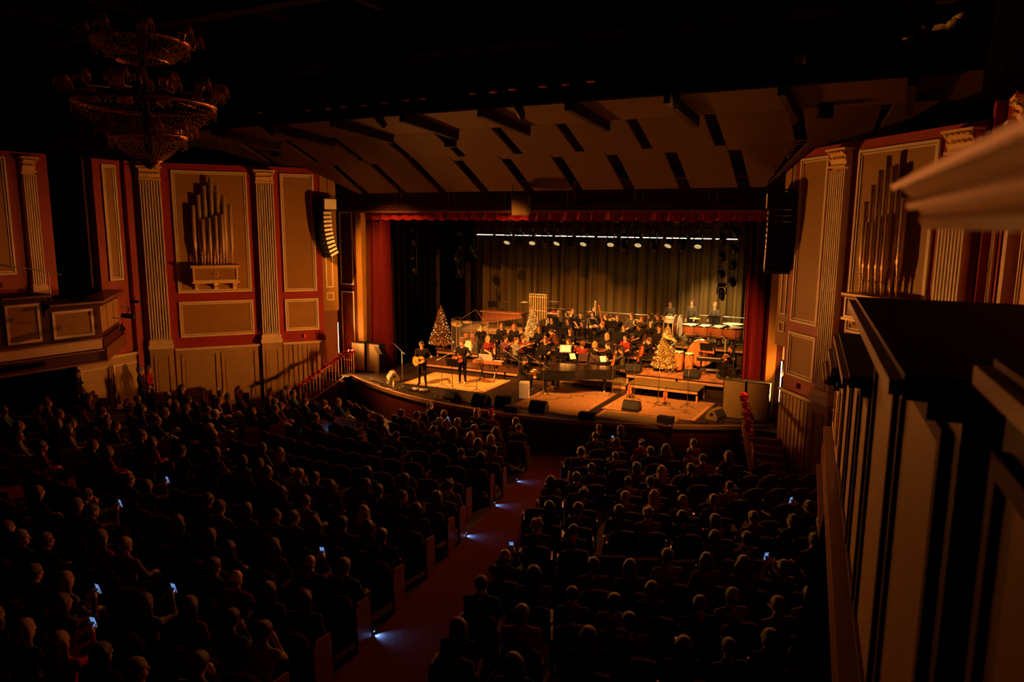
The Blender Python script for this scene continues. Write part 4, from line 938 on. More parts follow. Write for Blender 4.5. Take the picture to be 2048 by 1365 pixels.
for sx in (-1, 1):
    mb = MB(); mb.tube([(sx*.2, -.2, 0), (sx*.2, -.17, .42)], .011, 5); CHAIRM.append(('leg', mb.mesh('leg')))
    mb = MB(); mb.tube([(sx*.2, .27, 0), (sx*.2, .21, .42), (sx*.2, .27, .88)], .011, 5); CHAIRM.append(('leg', mb.mesh('leg')))
STM = []
mb = MB(); mb.box((0, 0, 1.12), (.5, .012, .34), rx=-.45); STM.append(('desk', mb.mesh('desk'), 'black_satin'))
mb = MB(); mb.box((0, -.1, .965), (.5, .06, .012), rx=-.45); STM.append(('ledge', mb.mesh('ledge'), 'black_satin'))
mb = MB(); mb.cyl((0, 0, .05), (0, .02, 1.05), .013, n=6); STM.append(('pole', mb.mesh('pole'), 'metal_black'))
for k in range(3):
    a = k*2*pi/3+.5; mb = MB(); mb.tube([(0, 0, .22), (.26*cos(a), .26*sin(a), .01)], .009, 5); STM.append(('leg', mb.mesh('leg'), 'metal_black'))
mb = MB(); mb.box((-.11, .008-.02, 1.13), (.2, .003, .28), rx=-.45); mb.box((.11, .008-.02, 1.13), (.2, .003, .28), rx=-.45); SHEET = mb.mesh('sheet_music')
def mstand(loc, rz, label, sheets=False):      # the player sits on the -y side of the desk
    t = thing('music_stand', label, 'music stand', loc, rz, 'music stands')
    for nm, me, m in STM: put(me, nm, m, t)
    if sheets: put(SHEET, 'sheet_music', 'paper', t)
    return t
def mic(loc, rz, label, h=1.45, boom=.5, up=.25):
    t = thing('microphone_stand', label, 'microphone stand', loc, rz, 'microphone stands')
    mb = MB(); mb.cyl((0, 0, .03), (0, 0, h), .012, n=6); part(mb, 'pole', 'steel', t)
    for k in range(3): a = k*2*pi/3; mb = MB(); mb.tube([(0, 0, .16), (.3*cos(a), .3*sin(a), .012)], .01, 5); part(mb, 'leg', 'metal_black', t)
    e = (0, -boom, h+up)
    if boom: mb = MB(); mb.cyl((0, boom*.35, h-up*.35), e, .009, n=5); part(mb, 'boom', 'steel', t)
    mb = MB(); mb.cyl(e, (0, -boom-.1, h+up-.02), .012, .014, n=6); mb.ball((0, -boom-.12, h+up-.025), .027, 8); part(mb, 'microphone', 'metal_black', t)
    mb = MB(); mb.ball((0, 0, h), .022, 6); part(mb, 'clutch', 'metal_black', t)
    return t
def wedge(loc, rz, label, w_=.62, grille='grille_dark', body_m='black'):
    t = thing('monitor_speaker', label, 'stage monitor', loc, rz, 'floor monitor wedges')
    pr = [(-.22, 0), (.2, 0), (.22, .1), (.06, .34), (-.08, .36), (-.24, .12)]
    Mx = Matrix(((0, 0, 1, 0), (1, 0, 0, 0), (0, 1, 0, 0), (0, 0, 0, 1)))
    mb = MB(); mb.prism(pr, -w_/2, w_/2, M=Mx); part(mb, 'cabinet', body_m, t)
    n = Vector((.24, .16, 0)).normalized()
    mb = MB(); mb.prism([(.215, .115), (.225, .12), (.075, .338), (.065, .333)], -w_/2+.03, w_/2-.03, M=Mx); part(mb, 'grille', grille, t)
    for s in (-1, 1):
        mb = MB(); mb.cyl((s*w_/2, 0, .2), (s*(w_/2+.012), 0, .2), .06, n=10); part(mb, 'handle_cup', 'metal_black', t)
    return t
mat('bough', (.3, .17, .06), .5, var=.3, scale=20)
# Christmas trees ----------------------------------------------------
def tree(loc, h, rad_, label, m, n, seed, bulbs=90):
    t = thing('christmas_tree', label, 'christmas tree', loc); rr = random.Random(seed)
    mb = MB(); mb.cyl((0, 0, 0), (0, 0, h*.9), .035, .012, n=6); part(mb, 'trunk', 'rosewood', t)
    mb = MB(); mt = MB()
    for k in range(n):
        f = 1-rr.random()**.62; z = h*(.1+.88*f); r = rad_*(1-f)**.9*(.92+.12*sin(z*26))
        a = rr.uniform(0, 2*pi); q = r*rr.uniform(.55, 1.0)+.015; L = rr.uniform(.04, .1); w_ = rr.uniform(.008, .02)
        d = Vector((cos(a), sin(a), rr.uniform(-.7, .2))).normalized(); s = Vector((-sin(a), cos(a), rr.uniform(-.6, .6))).normalized()
        p = Vector((q*cos(a), q*sin(a), z)); e = p+d*L
        (mb if rr.random() < .35 else mt).add([p-s*w_, p+s*w_, e+s*w_*.4, e-s*w_*.4], [(0, 1, 2, 3)])
    part(mb, 'foliage', 'bough', t, kind='stuff'); part(mt, 'tinsel', m, t, kind='stuff')
    mb = MB(); mb.lathe([(rad_*.42*(1-i/7)+.01, h*(.12+.8*i/7)) for i in range(8)], 12); part(mb, 'inner_boughs', 'rosewood', t)
    mb = MB()
    for k in range(bulbs):
        f = 1-rr.random()**.6; a = rr.uniform(0, 2*pi); r = rad_*(1-f)**.9+.03; mb.ball((r*cos(a), r*sin(a), h*(.1+.86*f)), .009, 5)
    part(mb, 'fairy_lights', 'bulb', t, kind='stuff')
    mb = MB(); mb.lathe([(0, h*.96), (.03, h), (0, h*1.06)], 6); part(mb, 'tree_top', m, t)
    mb = MB(); mb.lathe([(rad_*.55, 0), (rad_*.5, .06), (.06, .1)], 12); part(mb, 'tree_skirt', 'rug_rust', t)
tree((-7.0, 3.9, .5), 2.0, .6, 'tall coppery tinsel christmas tree left of the drum kit', 'tinsel_brown', 9000, 1, 130)
tree((-2.55, 4.85, .9), 1.75, .46, 'white tinsel christmas tree in the middle of the orchestra', 'tinsel_white', 7000, 2)
tree((-1.95, 5.25, .9), 1.2, .26, 'small white tinsel tree behind the tall white one', 'tinsel_white', 2500, 3, 30)
tree((4.25, 3.25, .61), 1.85, .6, 'gold tinsel christmas tree beside the congas', 'tinsel_gold', 9000, 4, 130)
# grand piano --------------------------------------------------------
def piano():
    t = thing('grand_piano', 'black concert grand piano with closed lid on the apron', 'piano', (.35, -.05, 0), .2)
    # x from keyboard (0) to tail (2.7), y from treble side (-.75) to bass side (.75)
    o = [(0, -.75), (.45, -.75), (.95, -.72), (1.3, -.55), (1.6, -.28), (2.0, -.1), (2.4, .0), (2.62, .12), (2.72, .36), (2.66, .6), (2.5, .73), (2.2, .75), (0, .75)]
    mb = MB(); mb.prism(o, .62, .98); part(mb, 'case', 'black_gloss', t)
    mb = MB(); mb.prism([(x*1.01+.24 if x < .1 else x*1.01, y*1.02) for x, y in o], .98, 1.005); part(mb, 'lid', 'black_gloss', t)
    mb = MB(); mb.span((-.16, -.75, .58), (.02, .75, .68)); part(mb, 'keybed', 'black_gloss', t)
    for s in (-1, 1): mb = MB(); mb.span((-.16, s*.75, .58), (.02, s*.68, .86)); part(mb, 'cheek', 'black_gloss', t)
    kb = None; mb = MB()
    for k in range(52): mb.span((-.15, -.66+k*.0254, .68), (0, -.66+k*.0254+.0235, .7))
    part(mb, 'white_keys', 'ivory', t, kind='stuff')
    mb = MB()
    for k in range(51):
        if k % 7 not in (2, 6): mb.span((-.1, -.66+k*.0254+.017, .7), (0, -.66+k*.0254+.03, .712))
    part(mb, 'black_keys', 'black_gloss', t, kind='stuff')
    mb = MB(); mb.box((.16, 0, 1.12), (.02, .72, .26), ry=.3); part(mb, 'music_desk', 'black_gloss', t)
    for (x, y) in ((.18, -.6), (.18, .6), (2.3, .35)):
        mb = MB(); mb.tube([(x, y, .62), (x, y, .5), (x, y, .12)], [.09, .075, .05], 8); l = part(mb, 'leg', 'black_gloss', t)
        mb = MB(); mb.cyl((x-.02, y, .045), (x+.02, y, .045), .045, n=10); mb.box((x, y, .09), (.05, .05, .06)); part(mb, 'caster', 'brass', l)
    mb = MB(); mb.span((.5, -.12, .14), (.56, .12, .62)); mb.box((.46, 0, .14), (.14, .26, .04)); part(mb, 'lyre', 'black_gloss', t)
    for k in range(3): mb = MB(); mb.box((.36, -.07+.07*k, .1), (.12, .025, .015)); part(mb, 'pedal', 'brass', t)
    b = thing('piano_bench', 'black padded piano bench at the grand piano', 'bench', (-.5, -.2, 0), .2)
    mb = MB(); mb.box((0, 0, .46), (.36, .72, .09)); part(mb, 'cushion', 'black_satin', b)
    for sx in (-1, 1):
        for sy in (-1, 1): mb = MB(); mb.box((sx*.14, sy*.3, .21), (.045, .045, .42)); part(mb, 'leg', 'black_gloss', b)
piano()
# digital keyboard on X stand with music desk ---------------------------
def keyboard(loc, rz, label, z=.78, L=1.35, m='wood', desk=True):
    t = thing('stage_keyboard', label, 'keyboard', loc, rz)
    mb = MB(); mb.box((0, 0, z), (L, .34, .13)); part(mb, 'case', m, t)
    mb = MB(); mb.box((0, -.08 if not desk else .08, z+.068), (L-.12, .14, .01)); part(mb, 'white_keys', 'ivory', t)
    mb = MB()
    for k in range(25): mb.box((-L/2+.1+k*(L-.2)/24, .11 if desk else -.05, z+.076), (.012, .07, .012))
    part(mb, 'black_keys', 'black_satin', t, kind='stuff')
    for s in (-1, 1):
        for d in (-1, 1): mb = MB(); mb.bar((s*.32, -.22*d, .02), (s*.32, .2*d, z-.07), .035, .035); part(mb, 'stand_leg', 'metal_black', t)
    mb = MB(); mb.cyl((-.32, 0, z*.48), (.32, 0, z*.48), .015, n=6); part(mb, 'cross_bar', 'metal_black', t)
    if desk:
        mb = MB(); mb.box((-.1, -.1, z+.2), (.62, .015, .28), rx=.2); part(mb, 'music_desk', 'grey_box', t)
keyboard((-2.55, .65, 0), .06, 'wood-sided keyboard on an x-stand with its back to the hall'); keyboard((6.05, 2.9, .6), .1, 'small keyboard on an x-stand beside the congas', .72, .95, 'black_satin', desk=False)
# drums ----------------------------------------------------------------
def drum(t, c, r, h, m, axis=(0, 0, 1), head='skinhead', name='drum', n=18, hoop='chrome'):
    q = Vector(axis).to_track_quat('Z', 'Y').to_matrix().to_4x4(); Mx = Matrix.Translation(c) @ q
    mb = MB(); mb.lathe([(r*.96, -h/2), (r*.96, h/2)], n, M=Mx); d = part(mb, name, m, t)
    for s in (-1, 1):
        mb = MB(); mb.disc((0, 0, s*h/2), r*.95, n, M=Mx); part(mb, 'drum_head', head, d)
        mb = MB(); mb.lathe([(r*.97, s*h/2-.015), (r*1.02, s*h/2-.015), (r*1.02, s*h/2+.012), (r*.97, s*h/2+.012)], n, M=Mx); part(mb, 'hoop', hoop, d)
    return d
def cymbal(t, p, base, r=.22, tilt=(0, .2), m='cymbal'):
    mb = MB(); mb.cyl(base, p, .011, n=6); s = part(mb, 'cymbal_stand', 'steel', t)
    for k in range(3): a = k*2.1; mb = MB(); mb.tube([(base[0], base[1], base[2]+.2), (base[0]+.2*cos(a), base[1]+.2*sin(a), base[2]+.012)], .008, 5); part(mb, 'stand_leg', 'steel', t)
    mb = MB(); mb.lathe([(r, 0), (r*.25, .02), (r*.2, .045), (0, .05)], 20, M=Matrix.Translation(p) @ Matrix.Rotation(tilt[0], 4, 'X') @ Matrix.Rotation(tilt[1], 4, 'Y')); part(mb, 'cymbal', m, t)
K = (-5.35, 4.0, .5)
t = thing('drum_kit', 'drum kit behind clear acrylic panels beside the coppery tree', 'drum kit', K)
drum(t, (0, -.15, .29), .27, .4, 'varnish', (0, 1, 0), name='bass_drum'); drum(t, (-.45, -.05, .42), .2, .34, 'varnish', name='floor_tom'); drum(t, (.42, .1, .62), .17, .14, 'chrome', name='snare')
drum(t, (-.18, -.2, .74), .14, .2, 'varnish', (.1, .3, 1), name='tom'); drum(t, (.18, -.2, .74), .14, .2, 'varnish', (-.1, .3, 1), name='tom')
cymbal(t, (-.75, -.15, 1.25), (-.75, -.1, 0), .27, (.3, .35)); cymbal(t, (.65, -.2, 1.15), (.65, -.1, 0), .25, (.2, -.3)); cymbal(t, (-.3, .1, 1.35), (-.3, .15, 0), .22, (.2, .1)); cymbal(t, (.75, .3, .95), (.75, .3, 0), .17, (0, .05))
mb = MB(); mb.cyl((0, .5, .45), (0, .5, .53), .17, n=14); mb.cyl((0, .5, 0), (0, .5, .45), .02, n=6); part(mb, 'drum_stool', 'black_satin', t)
t = thing('drum_screen', 'clear acrylic panels with copper coloured posts around the drum kit', 'drum screen', (K[0], K[1], .5))
pts = [(-.95, .5), (-.95, -.25), (-.45, -.62), (.35, -.6), (1.0, -.2), (1.15, .5)]
for k in range(5):
    a, b = pts[k], pts[k+1]; mb = MB(); mb.bar((a[0], a[1], .75), (b[0], b[1], .75), .012, 1.5); part(mb, 'panel', 'plexi', t)
for a in pts: mb = MB(); mb.box((a[0], a[1], .75), (.035, .035, 1.5)); part(mb, 'post', 'lip_wood', t)
for a, b in zip(pts, pts[1:]): mb = MB(); mb.bar((a[0], a[1], 1.5), (b[0], b[1], 1.5), .02, .02); part(mb, 'rail', 'steel', t)
t = thing('overhead_microphones', 'peaked pair of overhead microphone booms above the drum kit', 'microphones', (K[0]+.1, K[1]+.2, .5))
for s in (-1, 1): mb = MB(); mb.cyl((0, 0, 1.95), (s*.62, -.3, 1.5), .012, n=5); part(mb, 'boom', 'lip_wood', t)
mb = MB(); mb.cyl((0, 0, 0), (0, 0, 1.95), .012, n=5); part(mb, 'pole', 'metal_black', t)
# congas
for k, (u, v) in enumerate(((1357, 745), (1377, 749))):
    P = atz(u, v, .62); t = thing('conga', 'tall wooden conga drum, %s of the pair beside the gold tree' % ('left' if k == 0 else 'right'), 'conga', (P[0], P[1], .615), group='pair of congas')
    prof = [(.13, .12), (.16, .3), (.185, .52), (.18, .68), (.155, .84)]
    mb = MB(); mb.lathe(prof, 18); part(mb, 'shell', 'conga_wood', t); mb = MB(); mb.lathe([(.165, .82), (.17, .86), (.155, .875), (0, .88)], 18); part(mb, 'drum_head', 'skinhead', t)
    mb = MB(); mb.lathe([(.172, .8), (.178, .83), (.172, .84)], 18); part(mb, 'hoop', 'chrome', t)
    for j in range(5): a = j*1.257; mb = MB(); mb.cyl((.175*cos(a), .175*sin(a), .82), (.185*cos(a), .185*sin(a), .62), .009, n=5); part(mb, 'lug', 'chrome', t)
    for j in range(3): a = j*2.1+.4; mb = MB(); mb.tube([(.15*cos(a), .15*sin(a), .4), (.24*cos(a), .24*sin(a), .01)], .01, 5); part(mb, 'stand_leg', 'chrome', t)
# timpani
for k, (u, v, r) in enumerate(((1383, 647, .38), (1410, 650, .36), (1440, 652, .4), (1466, 646, .43), (1466, 655, .4))):
    P = aty(u, v, 6.0 if k not in (2, 4) else 5.5); zt = 2.38
    P = atz(u, v, zt); y = min(max(P[1], 5.15), 6.5); P = aty(u, v, y)
    t = thing('timpano', 'copper timpano with pale head, %s of five on the right platform' % ['leftmost', 'second from left', 'middle', 'rear right', 'front right'][k], 'timpano', (P[0], y, 1.5), group='timpani')
    mb = MB(); mb.lathe([(.08, .3), (r*.6, .34), (r*.92, .5), (r, .8)], 20); part(mb, 'bowl', 'copper', t)
    mb = MB(); mb.disc((0, 0, .83), r, 22); part(mb, 'drum_head', 'skinhead', t); mb = MB(); mb.lathe([(r, .79), (r*1.06, .79), (r*1.06, .835), (r, .835)], 20); part(mb, 'hoop', 'chrome', t)
    for j in range(4): a = j*pi/2+.5; mb = MB(); mb.tube([(r*1.0*cos(a), r*sin(a), .8), (r*.95*cos(a), r*.95*sin(a), .4), (r*.7*cos(a), r*.7*sin(a), .05)], .014, 5); part(mb, 'strut', 'chrome', t)
    mb = MB(); mb.box((0, -r*.6, .06), (.16, .3, .05)); part(mb, 'pedal', 'black_satin', t)
    mb = MB(); mb.cyl((0, 0, .02), (0, 0, .3), .2, .08, n=12); part(mb, 'base', 'black_satin', t)
# concert bass drum turned edge on, with its tom rack
P = aty(1355, 657, 5.6); t = thing('concert_bass_drum', 'white rimmed concert bass drum turned edge on beside the gold tree', 'bass drum', (P[0], P[1], 1.5))
drum(t, (0, 0, .66), .48, .2, 'rosewood', (1, .02, 0), name='shell', n=24, hoop='white_paint')
for s in (-1, 1): mb = MB(); mb.tube([(s*.16, -.5, .66), (s*.16, -.5, .03), (s*.16, .5, .03), (s*.16, .5, .66)], .02, 5); part(mb, 'stand', 'metal_black', t)
P = aty(1338, 640, 5.9); t = thing('snare_drum', 'white snare drum with bright frame in front of the left percussionist', 'snare drum', (P[0], P[1], 1.5))
drum(t, (0, 0, .88), .2, .2, 'white_paint', (.1, -.15, 1), name='shell', hoop='white_paint')
for s in (-1, 1): mb = MB(); mb.tube([(s*.2, 0, .95), (s*.24, -.02, .5), (s*.2, .1, .02)], .013, 5); part(mb, 'leg', 'white_paint', t)
mb = MB(); mb.tube([(.12*cos(a)+.05, -.1, .98+.16*sin(a)) for a in [pi*j/8 for j in range(9)]], .01, 5); part(mb, 'carrier_hoop', 'white_paint', t)
t = thing('suspended_cymbal', 'flat bronze cymbal on a stand behind the concert bass drum', 'cymbal', (4.7, 5.9, 1.5)); cymbal(t, (0, 0, 1.0), (0, 0, 0), .24, (0, .03))
P = aty(1338, 676, 2.75); t = thing('suspended_cymbal', 'pair of tilted bronze cymbals in front of the gold tree', 'cymbal', (P[0], P[1], .62)); cymbal(t, (-.06, 0, P[2]-.6), (-.06, 0, 0), .2, (.15, .45)); cymbal(t, (.2, -.05, P[2]-.67), (.2, -.05, 0), .16, (.1, .5))
# large bass drum in a rectangular frame on the conga platform
P = aty(1402, 704, 4.1); t = thing('framed_bass_drum', 'large tan drum hanging in a rectangular metal frame behind the congas', 'bass drum', (P[0], 4.1, .61))
drum(t, (0, 0, .72), .56, .26, 'rosewood', (.15, -1, .05), 'conga_wood', 'shell', 26)
mb = MB(); mb.disc((.0, .0, .145), .09, 14, M=Matrix.Translation((0, 0, .72)) @ Vector((.15, -1, .05)).to_track_quat('Z', 'Y').to_matrix().to_4x4()); part(mb, 'centre_patch', 'rosewood', t)
mb = MB(); mb.tube([(-.75, 0, .05), (-.75, 0, 1.35), (-.65, 0, 1.45), (.85, 0, 1.45), (.95, 0, 1.35), (.95, 0, .05), (-.75, 0, .05)], .02, 6); part(mb, 'frame', 'steel', t)
for s in (-.7, .9): mb = MB(); mb.box((s, 0, .03), (.06, .6, .05)); part(mb, 'foot', 'metal_black', t)
# marimba, chimes and the percussion at the left rear
P = aty(1010, 624, 6.0); t = thing('marimba', 'long wooden marimba with brass resonators on the left rear platform', 'marimba', (P[0]-.1, 6.0, 1.3), -.05); zt = P[2]-1.3
for k in range(36): u = k/35; mb = MB(); mb.box((-1.15+2.3*u, 0, zt), (.052, .46-.2*u, .025)); part(mb, 'bar', 'varnish', t)
for k in range(30): u = k/29; L = .62-.42*u; mb = MB(); mb.cyl((-1.1+2.2*u, -.14, zt-.04), (-1.1+2.2*u, -.14, zt-.04-L), .026, n=7); part(mb, 'resonator', 'copper', t)
for s in (-1, 1):
    mb = MB(); mb.box((s*1.22, 0, zt-.02), (.05, .8, .06)); mb.box((s*1.2, 0, (zt-.05)/2), (.05, .3, zt-.05)); part(mb, 'end_frame', 'rosewood', t)
mb = MB(); mb.bar((-1.2, -.28, zt-.04), (1.2, -.2, zt-.04), .03, .05); mb.bar((-1.2, .28, zt-.04), (1.2, .2, zt-.04), .03, .05); part(mb, 'rail', 'lip_wood', t)
P = aty(1076, 589, 6.2); Pl = aty(1059, 589, 6.2); t = thing('tubular_bells', 'frame of tall gleaming tubular bells behind the white tree', 'chimes', (P[0], 6.2, 1.3)); zt = P[2]-1.3; w_ = (P[0]-Pl[0])*2
for s in (-1, 1): mb = MB(); mb.cyl((s*w_/2, 0, 0), (s*w_/2, 0, zt), .017, n=6); part(mb, 'post', 'brass', t)
for z in (zt, zt-.14, zt-.8): mb = MB(); mb.cyl((-w_/2, 0, z), (w_/2, 0, z), .018, n=6); part(mb, 'rail', 'brass', t)
for k in range(14): u = k/13; mb = MB(); x = -w_/2+.06+u*(w_-.12); mb.cyl((x, -.04 if k % 2 else .04, zt-.04), (x, -.04 if k % 2 else .04, zt-1.5+.35*u), .017, n=7); part(mb, 'bell_tube', 'brass', t)
mb = MB(); mb.box((0, 0, .04), (w_, .55, .05)); part(mb, 'base', 'metal_black', t)
P = aty(1107, 612, 6.4); t = thing('percussion_rack', 'thin metal percussion rack with crossbars right of the tubular bells', 'rack', (P[0], 6.4, 1.3)); zt = P[2]-1.3
for x in (-.3, .3): mb = MB(); mb.cyl((x, 0, 0), (x, 0, zt+.25), .012, n=5); part(mb, 'post', 'steel', t)
for z, e in ((zt+.2, .3), (zt-.12, .62), (zt-.35, .35)): mb = MB(); mb.cyl((-e, 0, z), (e, 0, z), .012, n=5); part(mb, 'crossbar', 'steel', t)
P = aty(1107, 627, 6.1); t = thing('percussion_table', 'small trap table with a red cloth beside the tubular bells', 'table', (P[0], 6.1, 1.25))
mb = MB(); mb.box((0, 0, P[2]-1.25), (.55, .4, .03)); part(mb, 'table_top', 'white_paint', t); mb = MB(); mb.ball((0, 0, P[2]-1.19), .1, 8, sc=(1.4, 1, .5)); part(mb, 'red_cloth', 'rose', t); mb = MB(); mb.cyl((0, 0, 0), (0, 0, P[2]-1.26), .02, n=6); part(mb, 'leg', 'steel', t)
P = aty(1049, 605, 5.9); t = thing('suspended_cymbal', 'small bronze cymbal above the white christmas tree', 'cymbal', (P[0], 5.9, 1.3)); cymbal(t, (0, 0, P[2]-1.3), (0, 0, 0), .19, (.05, 0))
P = aty(985, 607, 6.6); mstand((P[0], 6.6, 1.3+P[2]-2.45), pi+.2, 'pale lit music stand behind the marimba', True)
P = aty(1010, 603, 6.7); t = thing('crotale_stand', 'thin t-shaped percussion stand behind the marimba', 'stand', (P[0], 6.7, 1.3)); mb = MB(); mb.cyl((0, 0, 0), (0, 0, P[2]-1.3), .012, n=5); part(mb, 'pole', 'steel', t); mb = MB(); mb.cyl((-.2, 0, P[2]-1.31), (.2, 0, P[2]-1.31), .012, n=5); part(mb, 'crossbar', 'steel', t)
# railing behind the percussion
for (x0, x1, y, z, l) in ((4.0, 7.0, 7.15, 2.5, 'guard rail behind the timpani'), (-.8, 3.4, 7.15, 2.35, 'guard rail behind the top row of winds')):
    t = thing('guard_rail', 'thin metal '+l, 'rail', ((x0+x1)/2, y, 1.25 if z < 2.4 else 1.5)); zb = 1.25 if z < 2.4 else 1.5
    mb = MB(); mb.cyl((x0-(x0+x1)/2, 0, z-zb), (x1-(x0+x1)/2, 0, z-zb), .018, n=6); part(mb, 'rail', 'steel', t)
    for k in range(3): x = x0+(x1-x0)*k/2-(x0+x1)/2; mb = MB(); mb.cyl((x, 0, 0), (x, 0, z-zb), .016, n=6); part(mb, 'post', 'steel', t)
# ================================================================== musicians
B = {'sit': body(h=.024), 'sitf': body(female=True, h=.023, sleeves=False), 'fiddle': body(h=.023, wl=(.25, -.42, 1.04), wr=(-.02, -.4, 1.0), htilt=.05, hx=.35, hz=-.15), 'fiddlef': body(h=.023, female=True, wl=(.25, -.42, 1.04), wr=(-.02, -.4, 1.0), htilt=.05, hx=.35, hz=-.15, sleeves=False),
     'cello': body(h=.023, wl=(.13, -.26, 1.1), wr=(-.28, -.42, .72), spread=.24, lean=.1), 'wind': body(h=.023, wl=(.05, -.3, .88), wr=(-.05, -.33, .76)), 'flute': body(h=.023, female=True, wl=(-.16, -.26, 1.17), wr=(-.36, -.2, 1.15), hx=-.3, sleeves=False),
     'brass': body(h=.023, wl=(.05, -.3, 1.13), wr=(-.07, -.36, 1.13)), 'perc': body(sit=False, h=.022, wl=(.2, -.36, .98), wr=(-.2, -.36, .98), htilt=.12), 'perc_down': body(sit=False, h=.022, wl=(.2, -.2, .9), wr=(-.24, -.05, .82), htilt=.06),
     'guitar': body(sit=False, h=.021, wl=(.44, -.3, 1.2), wr=(-.12, -.26, 1.02), lean=.1, htilt=.4, hx=.1, feet=((.16, -.1, .08), (-.14, .06, .08))), 'guitar2': body(sit=False, h=.021, wl=(.4, -.32, 1.24), wr=(-.14, -.26, 1.04), lean=.05, htilt=.18, hx=-.1),
     'conduct': body(sit=False, h=.022, lean=.55, wl=(.12, -.55, 1.25), wr=(-.2, -.5, 1.0), htilt=-.1), 'pianist': body(h=.022, wl=(.2, -.46, .78), wr=(-.2, -.46, .78), lean=.3, htilt=.2), 'shout': body(sit=False, h=.022, wl=(.07, -.2, 1.5), wr=(-.07, -.2, 1.5), htilt=-.15, female=True),
     'strum': body(h=.022, wl=(.36, -.3, .95), wr=(-.1, -.3, .8), lean=.15)}
# (x px, y px of the head, head height, pose, facing degrees from the hall, hair, top, skin, short description, instrument)
CO = 'black'
PL = [
 (977, 678, 1.43, 'sitf', 55, ('long', 'blonde'), 'maroon', 0, 'long-haired blonde musician beside the keyboard', ''),
 (1012, 677, 1.44, 'fiddle', 50, ('short', 'dark'), 'plaid', 2, 'violinist in a patterned shirt at the left', 'violin'),
 (1033, 678, 1.56, 'fiddle', 62, ('crop', 'brown'), 'grey', 0, 'crop-haired violist in a grey jacket', 'viola'),
 (1047, 677, 1.38, 'fiddle', 55, ('short', 'brown'), 'maroon', 0, 'young violinist in a dark red shirt', 'violin'),
 (1091, 678, 1.5, 'sitf', 10, ('bob', 'red'), CO, 0, 'string player in a scoop-neck top left of the conductor', 'lapviolin'),
 (1136, 675, 1.55, 'fiddlef', -30, ('long', 'brown'), CO, 0, 'violinist right of the conductor', 'violin'),
 (1175, 690, 1.43, 'fiddle', -150, ('afro', 'brown'), 'maroon', 2, 'curly-headed violinist seen from behind', 'violin'),
 (1210, 687, 1.5, 'fiddle', -65, ('short', 'dark'), CO, 0, 'violinist in profile behind the piano tail', 'violin'),
 (1185, 679, 1.52, 'sitf', -160, ('bob', 'blonde'), CO, 0, 'blonde string player with back to the hall', ''),
 (1245, 700, 1.43, 'cello', -70, ('short', 'dark'), 'charcoal', 2, 'cellist nearest the piano tail', 'cello'),
 (1300, 681, 1.83, 'cello', -60, ('short', 'brown'), CO, 0, 'cellist drawing the bow left of the gold tree', 'cello'),
 (1250, 676, 1.74, 'sitf', -5, ('bun', 'dark'), 'maroon', 1, 'string player with hair pinned up and a scoop neck', ''),
 (1213, 672, 1.73, 'sitf', -10, ('long', 'blonde'), CO, 0, 'long-haired player behind the profile violinist', ''),
 (1003, 651, 1.78, 'sitf', 15, ('long', 'brown'), CO, 0, 'long straight-haired player left of the white tree', ''),
 (1028, 650, 1.8, 'sitf', 10, ('wavy', 'red'), CO, 0, 'wavy-haired player beside the white tree', ''),
 (1078, 657, 1.76, 'sitf', 8, ('bob', 'brown'), CO, 1, 'player right of the white tree', ''),
 (1140, 658, 1.88, 'sitf', 0, ('bun', 'brown'), CO, 0, 'player with pinned-up hair in the second tier', ''),
 (1165, 646, 2.13, 'flute', -45, ('long', 'dark'), CO, 2, 'flautist with long dark hair', 'flute'),
 (1278, 653, 2.12, 'sitf', -40, ('afro', 'dark'), CO, 3, 'curly-haired player looking away to the left', ''),
 (1247, 656, 2.06, 'wind', -5, ('short', 'brown'), CO, 0, 'clarinettist in the third tier at right', 'clarinet'),
 (1103, 640, 2.12, 'sitf', 5, ('long', 'brown'), CO, 0, 'player beneath the percussion table', ''),
 (1135, 642, 2.14, 'wind', 0, ('short', 'dark'), CO, 2, 'clarinettist in the third tier at left', 'clarinet'),
 (1204, 649, 2.1, 'brass', -45, ('bob', 'red'), CO, 0, 'red-haired brass player in profile', 'trumpet'),
 (1123, 626, 2.46, 'wind', 5, ('short', 'blonde'), 'charcoal', 0, 'fair-haired clarinettist at the left of the top row', 'clarinet'),
 (1148, 622, 2.47, 'brass', 0, ('wavy', 'brown'), 'charcoal', 0, 'horn player with long wavy hair in the top row', 'horn'),
 (1152, 631, 2.42, 'sitf', 0, ('crop', 'dark'), CO, 1, 'player in front of the horn player', ''),
 (1188, 621, 2.5, 'brass', -8, ('short', 'blonde'), 'charcoal', 0, 'blond trombonist at the back', 'trombone'),
 (1185, 629, 2.42, 'sit', 0, ('short', 'dark'), 'charcoal', 1, 'player in front of the trombonist', ''),
 (1217, 634, 2.42, 'sit', -35, ('curly', 'brown'), 'charcoal', 0, 'bassoonist looking left in the top row', 'bassoon'),
 (1257, 630, 2.47, 'sit', -20, ('short', 'brown'), 'charcoal', 0, 'dark-haired player at the back right', ''),
 (1247, 637, 2.4, 'brass', -15, ('bob', 'brown'), CO, 0, 'trumpeter with raised elbows at the back right', 'trumpet'),
 (1285, 639, 2.4, 'brass', -5, ('short', 'red'), 'charcoal', 0, 'horn player facing the hall at the back right', 'horn'),
 (1299, 631, 2.48, 'brass', -45, ('long', 'brown'), 'charcoal', 0, 'tuba player with long hair', 'tuba'),
 (1318, 657, 2.13, 'sit', -10, ('crop', 'dark'), CO, 1, 'crop-haired player beside the gold tree', ''),
 (1467, 696, 1.83, 'strum', -60, ('long', 'dark'), CO, 1, 'guitarist with long dark hair at the far right', 'guitar'),
]
def tier(hz): 
    for z in (1.25, .9, .5, .2):
        if hz-1.2 >= z-.12: return z
    return .2
def loc2(T, p): return tuple(T @ Vector(p))
